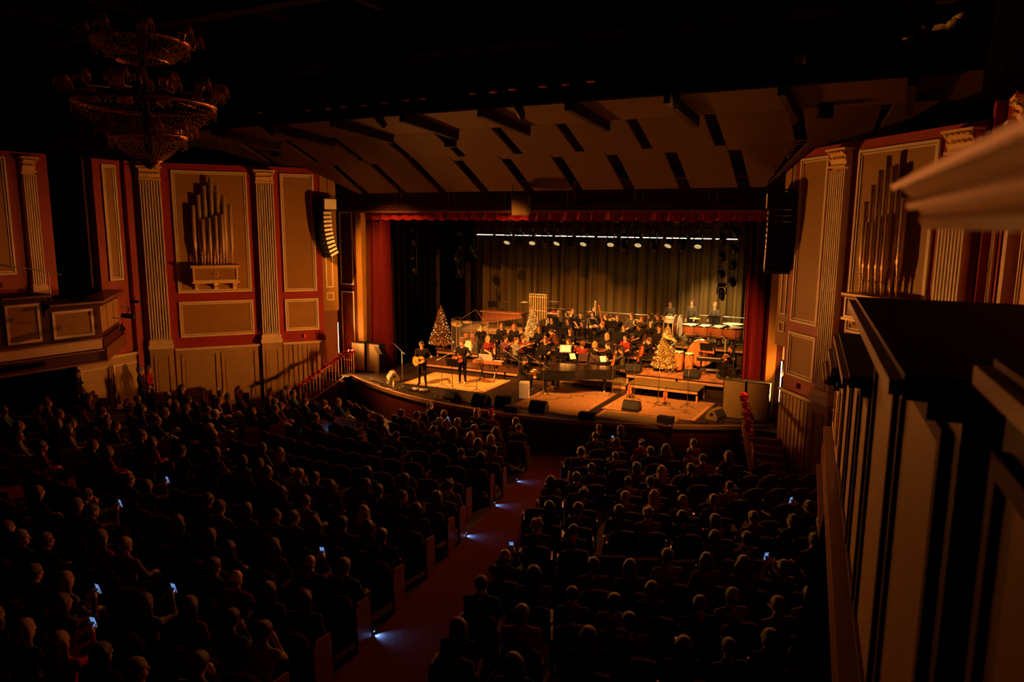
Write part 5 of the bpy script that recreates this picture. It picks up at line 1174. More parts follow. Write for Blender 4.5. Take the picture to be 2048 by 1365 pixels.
def horn(label, T, c):
    t = thing('french_horn', label, 'french horn', loc2(T, c)); mb = MB(); mb.tube([(.13*cos(a), .02*sin(a*3), .13*sin(a)) for a in [k*pi/10 for k in range(20)]], .014, 6, closed=True); part(mb, 'tubing', 'brass', t)
    mb = MB(); mb.lathe([(.02, -.02), (.04, .1), (.15, .2)], 16, M=Matrix.Rotation(1.9, 4, 'Y') @ Matrix.Translation((0, 0, .05))); part(mb, 'bell', 'brass', t); mb = MB(); mb.box((0, 0, 0), (.09, .04, .08)); part(mb, 'valves', 'chrome', t)
def trumpet(label, p, q):
    t = thing('trumpet', label, 'trumpet'); t.matrix_world = basis(p, q)
    mb = MB(); mb.tube([(0, 0, 0), (0, .3, 0)], .008, 6); mb.tube([(0, .08, 0), (0, .08, -.07), (0, .3, -.07), (0, .3, 0)], .009, 5); part(mb, 'tubing', 'brass', t)
    mb = MB(); mb.lathe([(.01, 0), (.018, .08), (.06, .16)], 14, M=Matrix.Translation((0, .28, 0)) @ Matrix.Rotation(-pi/2, 4, 'X')); part(mb, 'bell', 'brass', t)
    for k in range(3): mb = MB(); mb.cyl((0, .14+.03*k, -.09), (0, .14+.03*k, .04), .01, n=6); part(mb, 'valve', 'chrome', t)
def clarinet(label, p, q, name='clarinet', r=.014, L=.64):
    t = thing(name, label, name); t.matrix_world = basis(p, q)
    mb = MB(); mb.tube([(0, 0, 0), (0, .06, 0), (0, L-.08, 0), (0, L, 0)], [r*.5, r*.9, r, r*2.1], 8); part(mb, 'body', 'black_satin' if name != 'bassoon' else 'varnish', t)
    for k in range(6): mb = MB(); mb.box((.0, .12+k*L*.12, r), (.018, .02, .008)); part(mb, 'key', 'chrome', t)
TR = {.2: (1.95, 3.02), .5: (3.62, 4.12), .9: (4.68, 5.0), 1.25: (5.62, 6.75), .612: (2.3, 4.1)}
def tierz(x, y):
    if x > 2.9 and 2.05 < y < 4.4: return .612
    if y > 5.3: return 1.25
    if y > 4.42: return .9
    if y > 3.36: return .5
    if y > 1.7 and x < 3.1: return .2
    return 0
SEATED = []
for (u, v, hz, *_r) in PL:
    tz = tier(hz) if u not in (1300, 1467) else .612
    y = max(TR[tz][0], min(TR[tz][1], atz(u, v, hz)[1])); P = aty(u, v, y); SEATED.append([P[0], P[1], P[2], tz])
for it in range(40):                     # keep neighbours a chair apart
    for a in SEATED:
        for b in SEATED:
            if a is not b and abs(a[1]-b[1]) < .55 and abs(a[0]-b[0]) < .56:
                d = (.57-abs(a[0]-b[0]))/2*.5; s_ = 1 if a[0] > b[0] else -1; a[0] += d*s_; b[0] -= d*s_
for i, (u, v, hz, pose, deg, hr, top, sk, desc, inst) in enumerate(PL):
    P = SEATED[i]; tz = zz = P[3]; rz = rad(deg); hz = P[2]
    sc = max(.9, min(1.06, (hz-tz)/1.23))
    T = Matrix.Translation((P[0], P[1], zz)) @ Matrix.Rotation(rz, 4, 'Z')
    # the head is at local (0,~-.02); shift so the head stands over the pixel
    person(B[pose], (P[0], P[1], zz), rz, desc, sk, top, 'trousers', hr, 'seated orchestra musicians', scale=sc)
    chair((P[0]+.0, P[1]+.0, zz), rz, 'black chair under the %s' % desc)
    if inst in ('violin', 'viola'):
        L = .355 if inst == 'violin' else .41
        fiddle(L, inst, '%s held by the %s' % (inst, desc), T @ basis((.09, -.1, 1.04*sc), (.34, -.56, 1.03*sc)), inst)
        bow('bow of the %s' % desc, loc2(T, (-.06, -.42, 1.1*sc)), loc2(T, (.5, -.2, 1.16*sc)))
    elif inst == 'lapviolin': fiddle(.355, 'violin', 'violin on the lap of the %s' % desc, T @ basis((-.2, -.3, .68), (.3, -.36, .72)), 'violin')
    elif inst == 'cello':
        fiddle(.72, 'cello', 'cello held by the %s' % desc, T @ basis((-.03, -.46, .3), (.1, -.26, 1.2), (0, -1, .2)), 'cello'); bow('bow of the %s' % desc, loc2(T, (-.36, -.6, .7)), loc2(T, (.3, -.62, .8)))
    elif inst == 'flute':
        t = thing('flute', 'silver flute held by the %s' % desc, 'flute'); t.matrix_world = T @ basis((.06, -.13, 1.2*sc), (-.55, -.22, 1.16*sc)); mb = MB(); mb.cyl((0, 0, 0), (0, .66, 0), .01, n=7); part(mb, 'tube', 'chrome', t)
        mb = MB(); [mb.box((0, .3+.05*k, .012), (.014, .02, .008)) for k in range(6)]; part(mb, 'keys', 'steel', t, kind='stuff')
    elif inst == 'clarinet': clarinet('black clarinet held by the %s' % desc, loc2(T, (0, -.14, 1.17*sc)), loc2(T, (0, -.5, .72)))
    elif inst == 'bassoon': clarinet('tall bassoon held by the %s' % desc, loc2(T, (.2, -.22, .45)), loc2(T, (-.22, -.2, 1.5)), 'bassoon', .024, 1.25)
    elif inst == 'horn': horn('brass french horn held by the %s' % desc, T, (-.1, -.32, 1.08*sc))
    elif inst == 'trumpet': trumpet('trumpet held by the %s' % desc, loc2(T, (0, -.14, 1.18*sc)), loc2(T, (.0, -.6, 1.16*sc)))
    elif inst == 'trombone':
        t = thing('trombone', 'brass trombone raised by the %s' % desc, 'trombone', loc2(T, (.16, -.25, 1.22))); 
        mb = MB(); mb.tube([(0, 0, -.25), (0, 0, .42), (.03, 0, .5), (.06, 0, .42), (.06, 0, -.2)], .012, 6); part(mb, 'slide', 'brass', t)
        for k in range(3): mb = MB(); mb.cyl((0, 0, .05+.13*k), (.06, 0, .05+.13*k), .009, n=5); part(mb, 'brace', 'brass', t)
        mb = MB(); mb.lathe([(.015, 0), (.03, .15), (.1, .26)], 14, M=Matrix.Translation((.03, -.05, -.1)) @ Matrix.Rotation(pi/2, 4, 'X')); part(mb, 'bell', 'brass', t)
    elif inst == 'tuba':
        t = thing('tuba', 'silver tuba held by the %s' % desc, 'tuba', loc2(T, (.05, -.3, .62)), rz)
        mb = MB(); mb.tube([(.1*cos(a), 0, .22+.2*sin(a)) for a in [k*pi/8 for k in range(16)]], .045, 7, closed=True); part(mb, 'tubing', 'chrome', t); mb = MB(); mb.lathe([(.05, .3), (.07, .5), (.17, .72)], 16); part(mb, 'bell', 'chrome', t)
        for k in range(3): mb = MB(); mb.cyl((-.06+.06*k, -.06, .15), (-.06+.06*k, -.06, .36), .018, n=6); part(mb, 'valve', 'brass', t)
    elif inst == 'guitar': fiddle(.48, 'guitar', 'acoustic guitar held by the %s' % desc, T @ basis((-.3, -.24, .72), (.4, -.34, .98), (0, -1, .2)), 'guitar', 'guitar_top', True)
    if u not in (977, 1033, 1175, 1185, 1467, 1012, 1285, 1257, 1148) and not (hz > 2.44):
        fd = Vector((sin(rz), -cos(rz), 0))*.64
        if abs(deg) < 120:
            x_, y_ = P[0]+fd.x, P[1]+fd.y; zl = tierz(x_, y_)
            m_ = mstand((x_, y_, zl), rz+pi, 'music stand before the %s' % desc, u in (1245, 1210, 1136)); m_.scale = (1, 1, max(.6, min(1.25, (tz+.86-zl)/1.12)))
# standing players -----------------------------------------------------
for (u, v, hr, desc, pose, sk) in ((1340, 611, ('crop', 'brown'), 'left percussionist in black shirt standing at the snare drum', 'perc', 1), (1384, 606, ('curly', 'brown'), 'tall middle percussionist in black jacket standing behind the timpani', 'perc_down', 0), (1430, 614, ('curly', 'blonde'), 'right percussionist in black shirt standing behind the timpani music stand', 'perc', 0)):
    P = aty(u, v, 6.75 if u != 1340 else 6.4); sc = (P[2]-1.5)/1.63
    person(B[pose], (P[0], P[1], 1.5), 0, desc, sk, 'charcoal', 'trousers', hr, 'standing percussionists', scale=max(.93, min(1.08, sc)))
P = aty(1428, 648, 5.1); mstand((P[0], 5.1, 1.5), pi, 'pale-edged music stand in front of the right percussionist')
P = aty(1412, 705, 3.3); mstand((P[0], 3.3, .612), pi, 'wide black music stand in front of the framed drum')
P = aty(1107, 661, 3.05); q = thing('podium', 'small black podium under the conductor', 'podium', (P[0]+.35, 2.75, .2)); mb = MB(); mb.box((0, 0, .1), (.9, .8, .2)); part(mb, 'box', 'black', q); mb = MB(); mb.box((0, 0, .205), (.86, .76, .012)); part(mb, 'carpet', 'carpet', q)
person(B['conduct'], (P[0]+.35, 2.75, .41), -pi/2-.1, 'conductor in a brown suit leaning forward over the stands', 1, 'brown', 'trousers', ('crop', 'dark'), scale=1.0)
P = aty(1131, 697, 2.35); mstand((P[0], 2.35, .2), .35, 'conductor stand with a bright open score', True)
P = aty(1145, 713, 1.85); mstand((P[0], 1.85, .2), .9, 'low stand with a narrow bright sheet beside the piano lid', True).scale = (.6, 1, .82)
P = aty(1206, 716, 1.9); mstand((P[0], 1.9, .2), .75, 'stand with a bright sheet behind the piano tail', True).scale = (.6, 1, .82)
P = atz(962, 656, 1.82); person(B['shout'], (P[0], P[1], .2), .3, 'standing player in black with both hands raised to the face by the drum kit', 0, 'black', 'trousers', ('bun', 'brown'))
P = atz(1050, 712, 1.22); person(B['pianist'], (-.62, -.22, 0), pi/2+.2, 'pianist in black bent over the grand piano keys', 0, 'black', 'trousers', ('short', 'dark'))
# the two guitarists on the tan rug
ga = atz(845, 770, 0); T = Matrix.Translation(tuple(ga)) @ Matrix.Rotation(.35, 4, 'Z')
person(B['guitar'], tuple(ga), .35, 'crop-haired guitarist in black shirt bending over an acoustic guitar', 1, 'black', 'trousers', ('crop', 'dark'), scale=1.03)
fiddle(.5, 'guitar', 'brown acoustic guitar of the crop-haired guitarist', T @ basis((-.32, -.23, .98), (.5, -.34, 1.2), (0, -1, .25)), 'guitar', 'guitar_top', True)
gb = atz(925, 768, 0); T = Matrix.Translation(tuple(gb)) @ Matrix.Rotation(.15, 4, 'Z')
person(B['guitar2'], tuple(gb), .15, 'curly-haired guitarist in black with white sneakers and acoustic guitar', 0, 'black', 'trousers', ('curly', 'brown'), shoe='shoe_white', scale=1.05)
fiddle(.5, 'guitar', 'sunburst acoustic guitar of the curly-haired guitarist', T @ basis((-.34, -.24, .95), (.46, -.34, 1.26), (0, -1, .25)), 'guitar', 'varnish', True)
# ------------------------------------------------------------------ stands, microphones, monitors
def gz(u, v, z=0): P = atz(u, v, z); return (P[0], P[1], z)
mic(gz(805, 775), -1.4, 'microphone stand left of the crop-haired guitarist', 1.45, .35, .3); mic(gz(884, 775), 2.2, 'microphone stand with long boom between the guitarists', 1.2, .6, .3)
mic(gz(953, 785), .2, 'microphone stand in front of the keyboard', 1.3, .35, .15); mic(gz(1037, 785), -1.9, 'boom microphone stand at the pianist', 1.25, .9, .35); mic(gz(1086, 792), -1.8, 'boom microphone stand over the piano keys', 1.2, .8, .3)
mic(gz(1224, 792), .3, 'straight microphone stand at the piano tail', 1.5, 0, 0); mic(gz(1267, 802), .4, 'microphone stand behind the left violin', 1.4, .1, .05); mic(gz(1316, 812), .2, 'microphone stand beside the right violin', 1.45, .1, .05); mic(gz(1374, 815), -.2, 'bright microphone stand on the right of the rust rug', 1.5, .05, .02)
mstand(gz(757, 752), 2.7, 'music stand leaning out beside the left speaker cabinets'); mstand((-2.93, -1.6, -.02), pi+.2, 'tilted music stand in front of the curly-haired guitarist')
for (u, v, z, rz, lab, g, bm) in ((786, 760, 0, 2.4, 'tan-lit monitor wedge by the left music stand', 'grille_dark', 'cabinet'), (905, 800, 0, 2.9, 'dark monitor wedge in front of the tilted music stand', 'grille_dark', 'black'), (962, 808, 0, 3.0, 'dark monitor wedge on the apron left of the white box', 'grille_dark', 'black'), (1008, 812, 0, 3.3, 'dark monitor wedge touching the white box', 'grille_dark', 'black'), (1077, 822, 0, 3.2, 'monitor wedge on the apron right of the white box', 'grille_dark', 'black'),
                                  (1263, 822, 0, 3.15, 'monitor wedge in front of the left violin on its stand', 'grille_dark', 'black'), (1432, 838, 0, -1.9, 'pale-topped monitor wedge at the far right of the apron', 'grille_dark', 'cabinet'), (1266, 748, .612, .2, 'small wedge at the left front of the conga platform', 'grille_dark', 'black'), (1323, 742, .612, .1, 'small wedge in front of the gold tree', 'grille_dark', 'black'), (1383, 757, .612, .1, 'small wedge in front of the congas', 'grille_dark', 'black')):
    P = atz(u, v, z); y = max(P[1], 2.32) if z else P[1]
    if z: P = aty(u, v, y)
    wedge((P[0], y, z), rz, lab, .6, g, bm)
for (u, lab) in ((1175, 'low black fill speaker on the lip before the brown rug'), (1341, 'low black fill speaker on the lip before the olive mat'), (997, 'low black fill speaker on the lip near the white box')):
    P = atz(u, 838, 0); y = lip_y(P[0])+.3; x = P[0]
    t = thing('fill_speaker', lab, 'speaker', (x, y, 0), group='front fill speakers'); mb = MB(); mb.box((0, 0, .11), (.52, .3, .22)); part(mb, 'cabinet', 'black', t); mb = MB(); mb.box((0, -.155, .11), (.48, .01, .18)); part(mb, 'grille', 'grille_dark', t)
P = gz(1044, 799); t = thing('cajon', 'white wooden cajon box on the apron', 'cajon', (P[0], P[1]+.2, 0), .35); mb = MB(); mb.box((0, 0, .32), (.36, .38, .6)); part(mb, 'box', 'white_paint', t); mb = MB(); mb.box((0, -.195, .32), (.35, .01, .58)); part(mb, 'shaded_plate', 'grey_box', t)  # grey front plate puts the shade of this side into its colour
for sx in (-1, 1):
    for sy in (-1, 1): mb = MB(); mb.cyl((sx*.14, sy*.15, 0), (sx*.14, sy*.15, .02), .02, n=6); part(mb, 'foot', 'black', t)
for k, (x, y, rz, lab, w_) in enumerate(((-8.55, .0, .0, 'tall tan-lit subwoofer at the far left of the stage, outer one', .72), (-7.8, .06, .0, 'tall tan-lit subwoofer at the left, inner one behind the music stand', .72), (7.65, -.2, 0, 'tall olive-black subwoofer at the right of the stage, inner one', .74), (8.42, -.2, 0, 'tall olive-black subwoofer at the right, outer one beside the frame', .74))):
    t = thing('subwoofer', lab, 'speaker', (x, y-.22, 0), rz, 'subwoofer cabinets'); h_ = 1.25 if x < 0 else 1.32
    mb = MB(); mb.box((0, 0, h_/2), (w_, .4, h_)); part(mb, 'cabinet', 'black', t); mb = MB(); mb.box((0, -.205, h_/2), (w_-.06, .012, h_-.06)); part(mb, 'grille', 'cabinet', t)
    for s in (-1, 1): mb = MB(); mb.box((s*.2, 0, h_+.01), (.16, .05, .02)); part(mb, 'handle', 'metal_black', t)
    for s in (-1, 1): mb = MB(); mb.span((s*(w_/2), -.21, 0), (s*(w_/2-.02), -.18, h_)); part(mb, 'corner_strip', 'metal_black', t)
for (u, v, lab) in ((1258, 798, 'violin on a low stand at the left of the rust rug'), (1329, 812, 'violin on a low stand at the middle of the rust rug')):
    P = gz(u, v); fiddle(.36, 'violin', lab, Matrix.Translation(P) @ basis((0, 0, .16), (0, .1, .6), (0, -1, 0)), 'violin')
    t = thing('instrument_stand', 'low black stand under the %s violin of the rust rug' % ('left' if u < 1300 else 'middle'), 'stand', P); mb = MB(); mb.cyl((0, .12, 0), (0, .12, .5), .012, n=6); part(mb, 'pole', 'metal_black', t)
    for k in range(3): a = k*2.1; mb = MB(); mb.tube([(0, .12, .2), (.2*cos(a), .12+.2*sin(a), .01)], .01, 5); part(mb, 'leg', 'metal_black', t)
P = gz(975, 766); fiddle(.4, 'viola', 'red-brown viola lying on the rug below the keyboard', Matrix.Translation((P[0], P[1], .04)) @ basis((-.3, 0, .03), (.3, .06, .03)), 'viola')
P = atz(1478, 738, .612); fiddle(.45, 'electric_guitar', 'electric guitar on a stand at the far right', Matrix.Translation((7.1, 2.25, .62)) @ basis((0, 0, .12), (-.05, .12, .9), (0, -1, .1)), 'guitar', 'black_gloss', True)
t = thing('pedal_board', 'pedal board with small lights at the feet of the crop-haired guitarist', 'pedal board', gz(838, 783)); mb = MB(); mb.box((0, 0, .03), (.8, .32, .05)); part(mb, 'board', 'metal_black', t)
for k in range(7): mb = MB(); mb.box((-.33+.11*k, .02*(k % 2), .075), (.085, .13, .045)); o = part(mb, 'pedal', ['steel', 'white_paint', 'copper'][k % 3], t); mb = MB(); mb.box((-.33+.11*k, .05, .1), (.014, .014, .006)); part(mb, 'pedal_led', 'led_white', o)
t = thing('water_bottle', 'pale water bottle standing at the edge of the apron on the left', 'bottle', gz(787, 773)); mb = MB(); mb.lathe([(.035, 0), (.035, .16), (.014, .2), (.014, .22)], 10); part(mb, 'bottle', 'ivory', t); mb = MB(); mb.cyl((0, 0, .22), (0, 0, .24), .016, n=8); part(mb, 'bottle_cap', 'white_paint', t)
rr = random.Random(5)
for k, (a, b, lab) in enumerate((((735, 758), (800, 785), 'tangle of cable at the left end of the apron'), ((770, 765), (880, 795), 'cable running past the pedal board'), ((1290, 805), (1385, 828), 'cable snaking between the violins and the right microphone'), ((1380, 845), (1500, 848), 'cable along the lip at the right'), ((1090, 800), (1190, 790), 'cable looping under the piano'), ((880, 800), (985, 812), 'cable between the dark monitor wedges'))):
    A, C = gz(*a), gz(*b); pts = []
    for j in range(22):
        f = j/21; pts.append((A[0]+(C[0]-A[0])*f+.18*sin(j*1.1+k), A[1]+(C[1]-A[1])*f+.12*cos(j*.9+k*2), .014))
    pts = [(x, max(y, lip_y(x)+.12), z) for x, y, z in pts]; mb = MB(); mb.tube(pts, .012, 5); solo(mb, 'cable', 'black_satin', lab, 'cable', 'stage cables')
# ================================================================== stage rig, hanging speakers, rails, chandelier
def moving_head(P, beam, label, tilt=0., pan=0.):
    t = thing('moving_light', label, 'stage light', tuple(P), pan, 'moving lights on the truss')
    mb = MB(); mb.box((0, 0, 0), (.3, .22, .11)); part(mb, 'base', 'metal_black', t); mb = MB(); mb.cyl((0, 0, .05), (0, 0, .26), .025, n=6); part(mb, 'clamp', 'steel', t)
    mb = MB(); mb.tube([(-.17, 0, -.38), (-.17, 0, -.12), (-.1, 0, -.07), (.1, 0, -.07), (.17, 0, -.12), (.17, 0, -.38)], .025, 6); part(mb, 'yoke', 'black_gloss', t)
    Mx = Matrix.Translation((0, 0, -.34)) @ Matrix.Rotation(tilt, 4, 'X')
    mb = MB()
    if beam: mb.lathe([(.0, .2), (.1, .2), (.13, .1), (.13, -.16), (.1, -.3), (.09, -.3)], 12, M=Mx)
    else: mb.lathe([(.0, .12), (.12, .1), (.15, 0), (.15, -.1), (.14, -.1)], 14, M=Mx)
    h = part(mb, 'head', 'black_gloss', t)
    if beam: mb = MB(); mb.disc((0, 0, -.295), .09, 12, M=Mx); part(mb, 'lens', 'lens_glass', h)
    else:
        mb = MB()
        for (x, y) in [(0, 0)]+[(.06*cos(k*pi/3), .06*sin(k*pi/3)) for k in range(6)]+[(.115*cos(k*pi/6), .115*sin(k*pi/6)) for k in range(12)]: mb.disc((x, y, -.104), .022, 7, M=Mx)
        part(mb, 'lens_cluster', 'lens', h, kind='stuff')
    return t
WASH = [1015, 1065, 1115, 1168, 1222, 1277, 1338, 1397]; BEAM = [(1040, .15), (1090, .8), (1140, .05), (1248, -.5), (1307, .35), (1367, -.5)]
order = sorted([(u, 0, 0) for u in WASH]+[(u, 1, tl) for u, tl in BEAM])
TZ = 6.32
for k, (u, b, tl) in enumerate(order):
    P = aty(u, 472, TRUSS_Y); moving_head((P[0], TRUSS_Y, TZ-.24), b, '%s, %s from left on the stage truss' % ('long beam light' if b else 'round wash light with lit lens cluster', ORD[k+1]), -.65 if not b else tl*.6, .25*sin(k))
t = thing('lighting_truss', 'black lighting truss hanging over the stage behind the valance', 'truss', (0, TRUSS_Y, TZ))
for (y, z) in ((-.15, 0), (.15, 0), (-.15, .3), (.15, .3)): mb = MB(); mb.cyl((-5.2, y, z), (6.6, y, z), .026, n=6); part(mb, 'chord', 'metal_black', t)
for k in range(30):
    x = -5.1+k*.4; mb = MB(); mb.tube([(x, -.15, 0), (x+.2, -.15, .3), (x+.4, -.15, 0)], .012, 5, caps=False); part(mb, 'lattice', 'metal_black', t)
for x in (-4, 0, 4, 6.2): mb = MB(); mb.cyl((x, 0, .3), (x, 0, 2.4), .01, n=5); part(mb, 'hanging_cable', 'steel', t)
# second pipe with the warm light line
t = thing('led_batten', 'bright warm light strip across the top of the back curtain', 'light strip', (0, 5.7, 5.93))
mb = MB(); mb.cyl((-6.15, .06, .05), (6.5, .06, .02), .03, n=6); part(mb, 'batten', 'metal_black', t)
for k in range(12): x = -6.1+k*1.045; mb = MB(); mb.box((x+.5, 0, .02-.003*k), (.88, .03, .026)); part(mb, 'led_tube', 'led_white', t)
for k in range(9):
    x = -5.0+k*1.3; t = thing('par_can', 'hanging flood lamp with glowing rim, %s from the left above the light strip' % ORD[k+1], 'stage light', (x, 4.6, 6.75), group='flood lamps in the flies')
    mb = MB(); mb.lathe([(.06, .12), (.11, 0), (.12, -.14)], 12, M=Matrix.Rotation(.5 if k % 2 else -.3, 4, 'X')); part(mb, 'can', 'copper', t); mb = MB(); mb.cyl((0, 0, .1), (0, 0, .6), .012, n=5); part(mb, 'clamp', 'metal_black', t)
mb = MB(); mb.cyl((-6.5, 4.6, 7.3), (6.8, 4.6, 7.3), .03, n=6); solo(mb, 'light_pipe', 'metal_black', 'black pipe carrying the flood lamps in the flies', 'pipe')
# side light ladders
def ladder(P, w_, h_, label, n, rows):
    t = thing('light_ladder', label, 'light ladder', tuple(P))
    for s in (-1, 1): mb = MB(); mb.cyl((s*w_/2, 0, 0), (s*w_/2, 0, h_), .017, n=5); part(mb, 'upright', 'metal_black', t)
    for k in range(rows): mb = MB(); mb.cyl((-w_/2-.1, 0, h_*k/(rows-1)), (w_/2+.1, 0, h_*k/(rows-1)), .015, n=5); part(mb, 'rung', 'metal_black', t)
    rr = random.Random(int(abs(P[0])*10))
    for k in range(n):
        x = (-.22 if k % 2 else .2)*(w_/.7); z = h_*(k+.5)/n-.12; a = rr.uniform(-.6, .6)
        Mx = Matrix.Translation((x, -.12, z)) @ Matrix.Rotation(a, 4, 'Y') @ Matrix.Rotation(.7, 4, 'X')
        mb = MB(); mb.lathe([(0, .16), (.11, .14), (.14, 0), (.13, -.16)], 12, M=Mx); l = part(mb, 'lamp_head', 'black_gloss', t); mb = MB(); mb.disc((0, 0, -.15), .12, 12, M=Mx); part(mb, 'lens', 'lens_glass', l)
        mb = MB(); mb.tube([(x-.16, -.1, z), (x-.16, -.05, z+.2), (x+.16, -.05, z+.2), (x+.16, -.1, z)], .014, 5); part(mb, 'yoke', 'metal_black', t)
P = aty(1455, 560, 4.0); ladder((P[0], 4.0, P[2]-.1), .75, 2.6, 'crowded black ladder of stage lamps hanging at the right', 8, 4)
P = aty(1443, 585, 3.8); moving_head((P[0], 3.8, P[2]+.3), 1, 'lowest moving light hung beneath the right light ladder', .5)
P = aty(828, 550, 2.9); ladder((P[0], 2.9, P[2]), .3, 2.6, 'narrow ladder of stage lamps hanging at the far left', 4, 3); P = aty(920, 555, 4.6); ladder((P[0], 4.6, P[2]), .3, 2.6, 'narrow ladder of stage lamps left of the olive curtain', 4, 3)
P = aty(948, 505, 4.2); moving_head((P[0], 4.2, P[2]+.35), 1, 'single moving light with a lit tip at the left end of the truss', .7)
# line arrays
def array(side, label):
    x, y = side*(9.15 if side < 0 else 8.93), -1.75; d = Vector((.2*side, -1, 0)); rz = atan2(d.y, d.x)+pi/2
    t = thing('line_array', label, 'loudspeaker', (x, y, 7.5), rz, 'line arrays')
    mb = MB(); mb.box((0, .1, .05), (.7, .7, .04)); mb.cyl((-.25, .1, .05), (-.25, .1, 2), .012); mb.cyl((.25, .1, .05), (.25, .1, 2), .012); part(mb, 'fly_bar', 'metal_black', t)
    fr = 'grille_dark'
    mb = MB(); mb.box((0, .08, -.28), (.86, .72, .5)); c = part(mb, 'top_cabinet', 'black', t)
    for sx in (-1, 1): mb = MB(); mb.box((sx*.436, .08, -.28), (.012, .6, .42)); part(mb, 'side_plate', 'skinhead', c)
    if 1: mb = MB(); mb.box((0, -.29, -.28), (.82, .02, .46)); part(mb, 'grille', fr, c)
    yy, zz, a = 0., -.55, 0.
    for k in range(11):
        a += .012+.0055*k; h_ = .17; cy, cz = yy+sin(a)*h_/2, zz-cos(a)*h_/2
        Mx = Matrix.Translation((0, cy, cz)) @ Matrix.Rotation(a, 4, 'X')
        mb = MB(); mb.prism([(-.28, -.08), (.2, -.06), (.2, .06), (-.28, .08)], -.38, .38, M=Mx @ Matrix(((0, 0, 1, 0), (1, 0, 0, 0), (0, 1, 0, 0), (0, 0, 0, 1)))); c = part(mb, 'array_cabinet', 'black', t)
        for sx in (-1, 1): mb = MB(); mb.box((sx*.386, -.04, 0), (.012, .4, .1), M=Mx); part(mb, 'side_plate', 'skinhead', c)
        mb = MB(); mb.box((-.2, -.285, 0), (.34, .012, .14), M=Mx); mb.box((.2, -.285, 0), (.34, .012, .14), M=Mx); part(mb, 'grille', fr, c)
        yy += sin(a)*h_; zz -= cos(a)*h_
array(-1, 'curved line array of loudspeakers hanging at the left of the stage'); array(1, 'dark line array of loudspeakers hanging at the right of the stage')
t = thing('centre_speaker', 'tan box loudspeaker hanging over the middle of the stage opening', 'loudspeaker', (-.3, -.95, 7.15), .25); mb = MB(); mb.box((0, 0, 0), (.62, .5, .62), rx=.25); part(mb, 'cabinet', 'cabinet', t); mb = MB(); mb.box((0, -.255, -.06), (.54, .015, .54), rx=.25); part(mb, 'grille', 'grille', t)
for s in (-1, 1): mb = MB(); mb.cyl((s*.32, 0, -.05), (s*.32, .02, .9), .015, n=5); part(mb, 'bracket', 'metal_black', t)
for (u, v, y, lab) in ((553, 302, -3.6, 'small black speaker hanging under the left ceiling panels'), (901, 280, -4.6, 'small black speaker with blue light under the middle ceiling panels'), (1650, 218, -5.2, 'small black speaker hanging under the right ceiling panels')):
    P = aty(u, v, y); t = thing('ceiling_speaker', lab, 'loudspeaker', tuple(P), .3, 'ceiling speakers'); mb = MB(); mb.box((0, 0, 0), (.34, .3, .46)); part(mb, 'cabinet', 'black', t); mb = MB(); mb.box((0, -.155, 0), (.3, .012, .42)); part(mb, 'grille', 'grille_dark', t); mb = MB(); mb.cyl((0, 0, .2), (0, 0, .7), .015, n=5); part(mb, 'bracket', 'metal_black', t)
    if u == 901: mb = MB(); mb.box((-.06, -.165, .15), (.05, .01, .015)); part(mb, 'indicator', 'blue_led', t)
# upright light bars beside the proscenium
for k, (x, y, z) in enumerate(BARS):
    t = thing('light_bar', 'glowing upright light bar at the %s edge of the proscenium' % ('left', 'right')[k], 'light bar', (x, y+.05, z-.75), (.9, -1.15)[k], 'upright light bars'); mb = MB(); mb.box((0, .03, .75), (.11, .06, 1.45)); part(mb, 'housing', 'metal_black', t)
    for j in range(18): mb = MB(); mb.box((0, -.003, .1+.076*j), (.06, .012, .06)); part(mb, 'led', 'led_bar', t)
    mb = MB(); mb.cyl((0, .03, 0), (0, .03, .05), .12, n=10); part(mb, 'base', 'metal_black', t)
